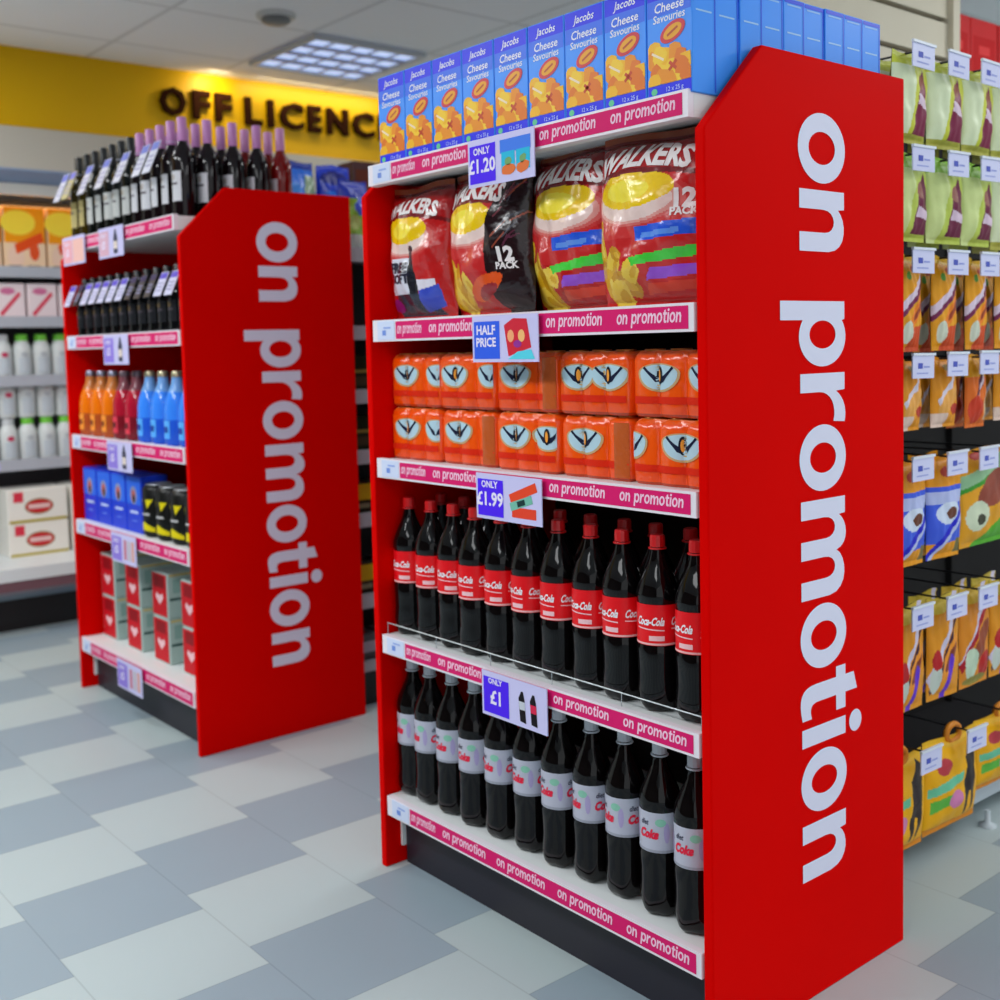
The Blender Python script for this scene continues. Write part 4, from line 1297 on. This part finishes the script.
rode = petbag(.135, .255, .035, (230, 150, 24), [(lambda u, v: v > .85, (216, 190, 70)), (band(.5, .62, 1.3, .10, .75), (214, 206, 230)), (band(.55, .52, 1.3, .07, .75), (70, 30, 50)), (E_(.6, .40, .34, .12, rot=.6), (240, 150, 40)), (E_(.62, .40, .22, .07, rot=.6), (140, 60, 40)), (band(.55, .14, .6, .14, 1.1), (104, 50, 206)), (E_(.2, .2, .14, .14), (206, 216, 206)), (E_(.2, .4, .12, .1), (190, 30, 36))], 18)
rode2 = petbag(.15, .255, .035, (226, 140, 30), [(lambda u, v: v > .85, (216, 180, 60)), (band(.5, .66, 1.3, .10, .75), (214, 206, 230)), (band(.4, .52, 1.0, .09, .7), (176, 20, 40)), (E_(.6, .44, .34, .12, rot=.6), (150, 70, 40)), (E_(.3, .24, .2, .16), (196, 216, 190)), (E_(.75, .2, .22, .14), (190, 30, 26)), (E_(.5, .06, .4, .05), (150, 140, 60))], 19)

RWZ = [1.945, 1.716, 1.486, 1.246, 1.010, .662, .312]
HX = [2.435, 2.590, 2.742, 2.894]
RN = ['top', 'second', 'third', 'fourth', 'fifth', 'sixth', 'lowest']
plan = [[chew] * 4, [chew2, chew2, chew2, chew], [stick] * 4, [stick2, stick2, stick3, stick2], [blue, blue, green, green], [rode, rode, rode2, rode], None]
dsc = {id(chew): 'yellow-green and maroon pet chew bag', id(chew2): 'green pet chew bag with a maroon corner', id(stick): 'slim orange pet stick bag, pale band', id(stick2): 'short orange pet treat bag', id(stick3): 'orange-red pet treat bag',
       id(blue): 'yellow and blue pet treat bag', id(green): 'wide yellow and green pet treat bag', id(rode): 'orange pet treat bag with a purple corner', id(rode2): 'orange pet treat bag with a red corner'}
bh = {id(chew): .205, id(chew2): .20, id(stick): .225, id(stick2): .17, id(stick3): .18, id(blue): .255, id(green): .245, id(rode): .255, id(rode2): .255}
COLN = ['nearest the red panel', 'second from the red panel', 'third from the red panel', 'at the right edge']
for r_ in range(7):
    for c in range(4):
        if r_ == 6 and c == 0: hx = 2.474
        elif r_ == 6: hx = 2.474 + .215 * c
        else: hx = HX[c]
        if r_ == 6 and c == 3: continue
        put(hk, hx, 1.42, RWZ[r_], 0, 'wire hook with a white price tag, %s hook row, %s' % (RN[r_], COLN[c]), 'hook', 'price tag hooks on the rack', tilt=(0, R((1, -1, 0, 1, -.5, 0, 1)[r_])))
        if r_ < 6:
            p = plan[r_][c]
            if r_ == 4 and c == 3: continue
            off = .06 if p is green else .012
            for q in range(2 if p is not green else 1):
                put(p, hx + off + (.012 if q else 0), 1.452 + .058 * q, RWZ[r_] + .004 - bh[id(p)] - .004 * q, R((2, -3, 1, -2)[c] + 3 * q),
                    '%s, %s row, %s%s' % (dsc[id(p)], RN[r_], COLN[c], ('', ', behind')[q]), 'pet treats', 'hanging pet treat bags', scale=(1, 1, 1))
        else:
            t = thing('pet_food_bag')
            L = [(lambda u, v: v > .9, (240, 186, 30)), (lambda u, v: v < .08, (226, 140, 20)), (E_(.28, .72, .12, .09), (196, 60, 70)), ([(.05, .42), (.6, .52), (.6, .62), (.05, .52)], (110, 200, 160)), ([(.08, .24), (.4, .3), (.4, .42), (.08, .38)], (100, 190, 70)), (E_(.46, .34, .12, .1), (216, 130, 180)),
                 ([(.62, .3), (.66, .75), (.72, .8), (.84, .93), (.92, .86), (.88, .6), (.86, .2), (.8, .06), (.78, .34), (.72, .36), (.7, .1), (.66, .1)], (44, 30, 30))]
            bag('bag_body', .24, .235, .06, art((246, 180, 8), L), 90, 90, 'pet_film', back=(200, 140, 10), wr=.002, seed=21 + c, parent=t)
            mb = MB()
            mb.tube([(.02 + .03 * math.cos(2 * PI * i / 14), .0, .235 + .022 * math.sin(2 * PI * i / 14)) for i in range(15)], .008, lin((226, 140, 40)), 'pet_film', 8)
            mb.build('carry_loop', t)
            put(t, 2.415 + .252 * c, 1.47, RWZ[6] - .25, R(-2), 'large yellow dog food bag on the lowest hooks, %s' % COLN[c], 'dog food', 'yellow dog food bags', scale=(1, 1, .8 if c == 2 else 1))
            if c == 2: t.location.z += .05
# red packs on a shelf beyond the end post
rs = thing('wall_shelf', (3.95, 2.08, 2.06)); tag(rs, 'shelf beyond the cream post carrying the red packs', 'shelf')
mb = MB(); mb.box(-.47, .5, -.16, .16, -.025, 0, lin((120, 110, 100)), 'plastic'); mb.build('board', rs)
mb = MB(); mb.box(-.47, -.44, .12, .16, -2.06, -.0255, lin((120, 110, 100)), 'plastic'); mb.build('upright', rs)
mb = MB(); mb.box(.47, .5, .12, .16, -2.06, -.0255, lin((120, 110, 100)), 'plastic'); mb.build('upright', rs)
rp2 = carton(.17, .16, .29, (206, 20, 22), [(rect(.1, .2, .9, .8), (196, 16, 20)), (rect(.3, .6, .7, .7), (226, 60, 60))], 'red_pack')
for k in range(4):
    put(rp2, 3.60 + k * .178, 2.04, 2.06, R((2, -2, 1, 0)[k]), 'plain red pack on the high shelf at far right, %s from the post' % ORD[k], 'pack', 'red packs at top right')
bpy.context.view_layer.update()
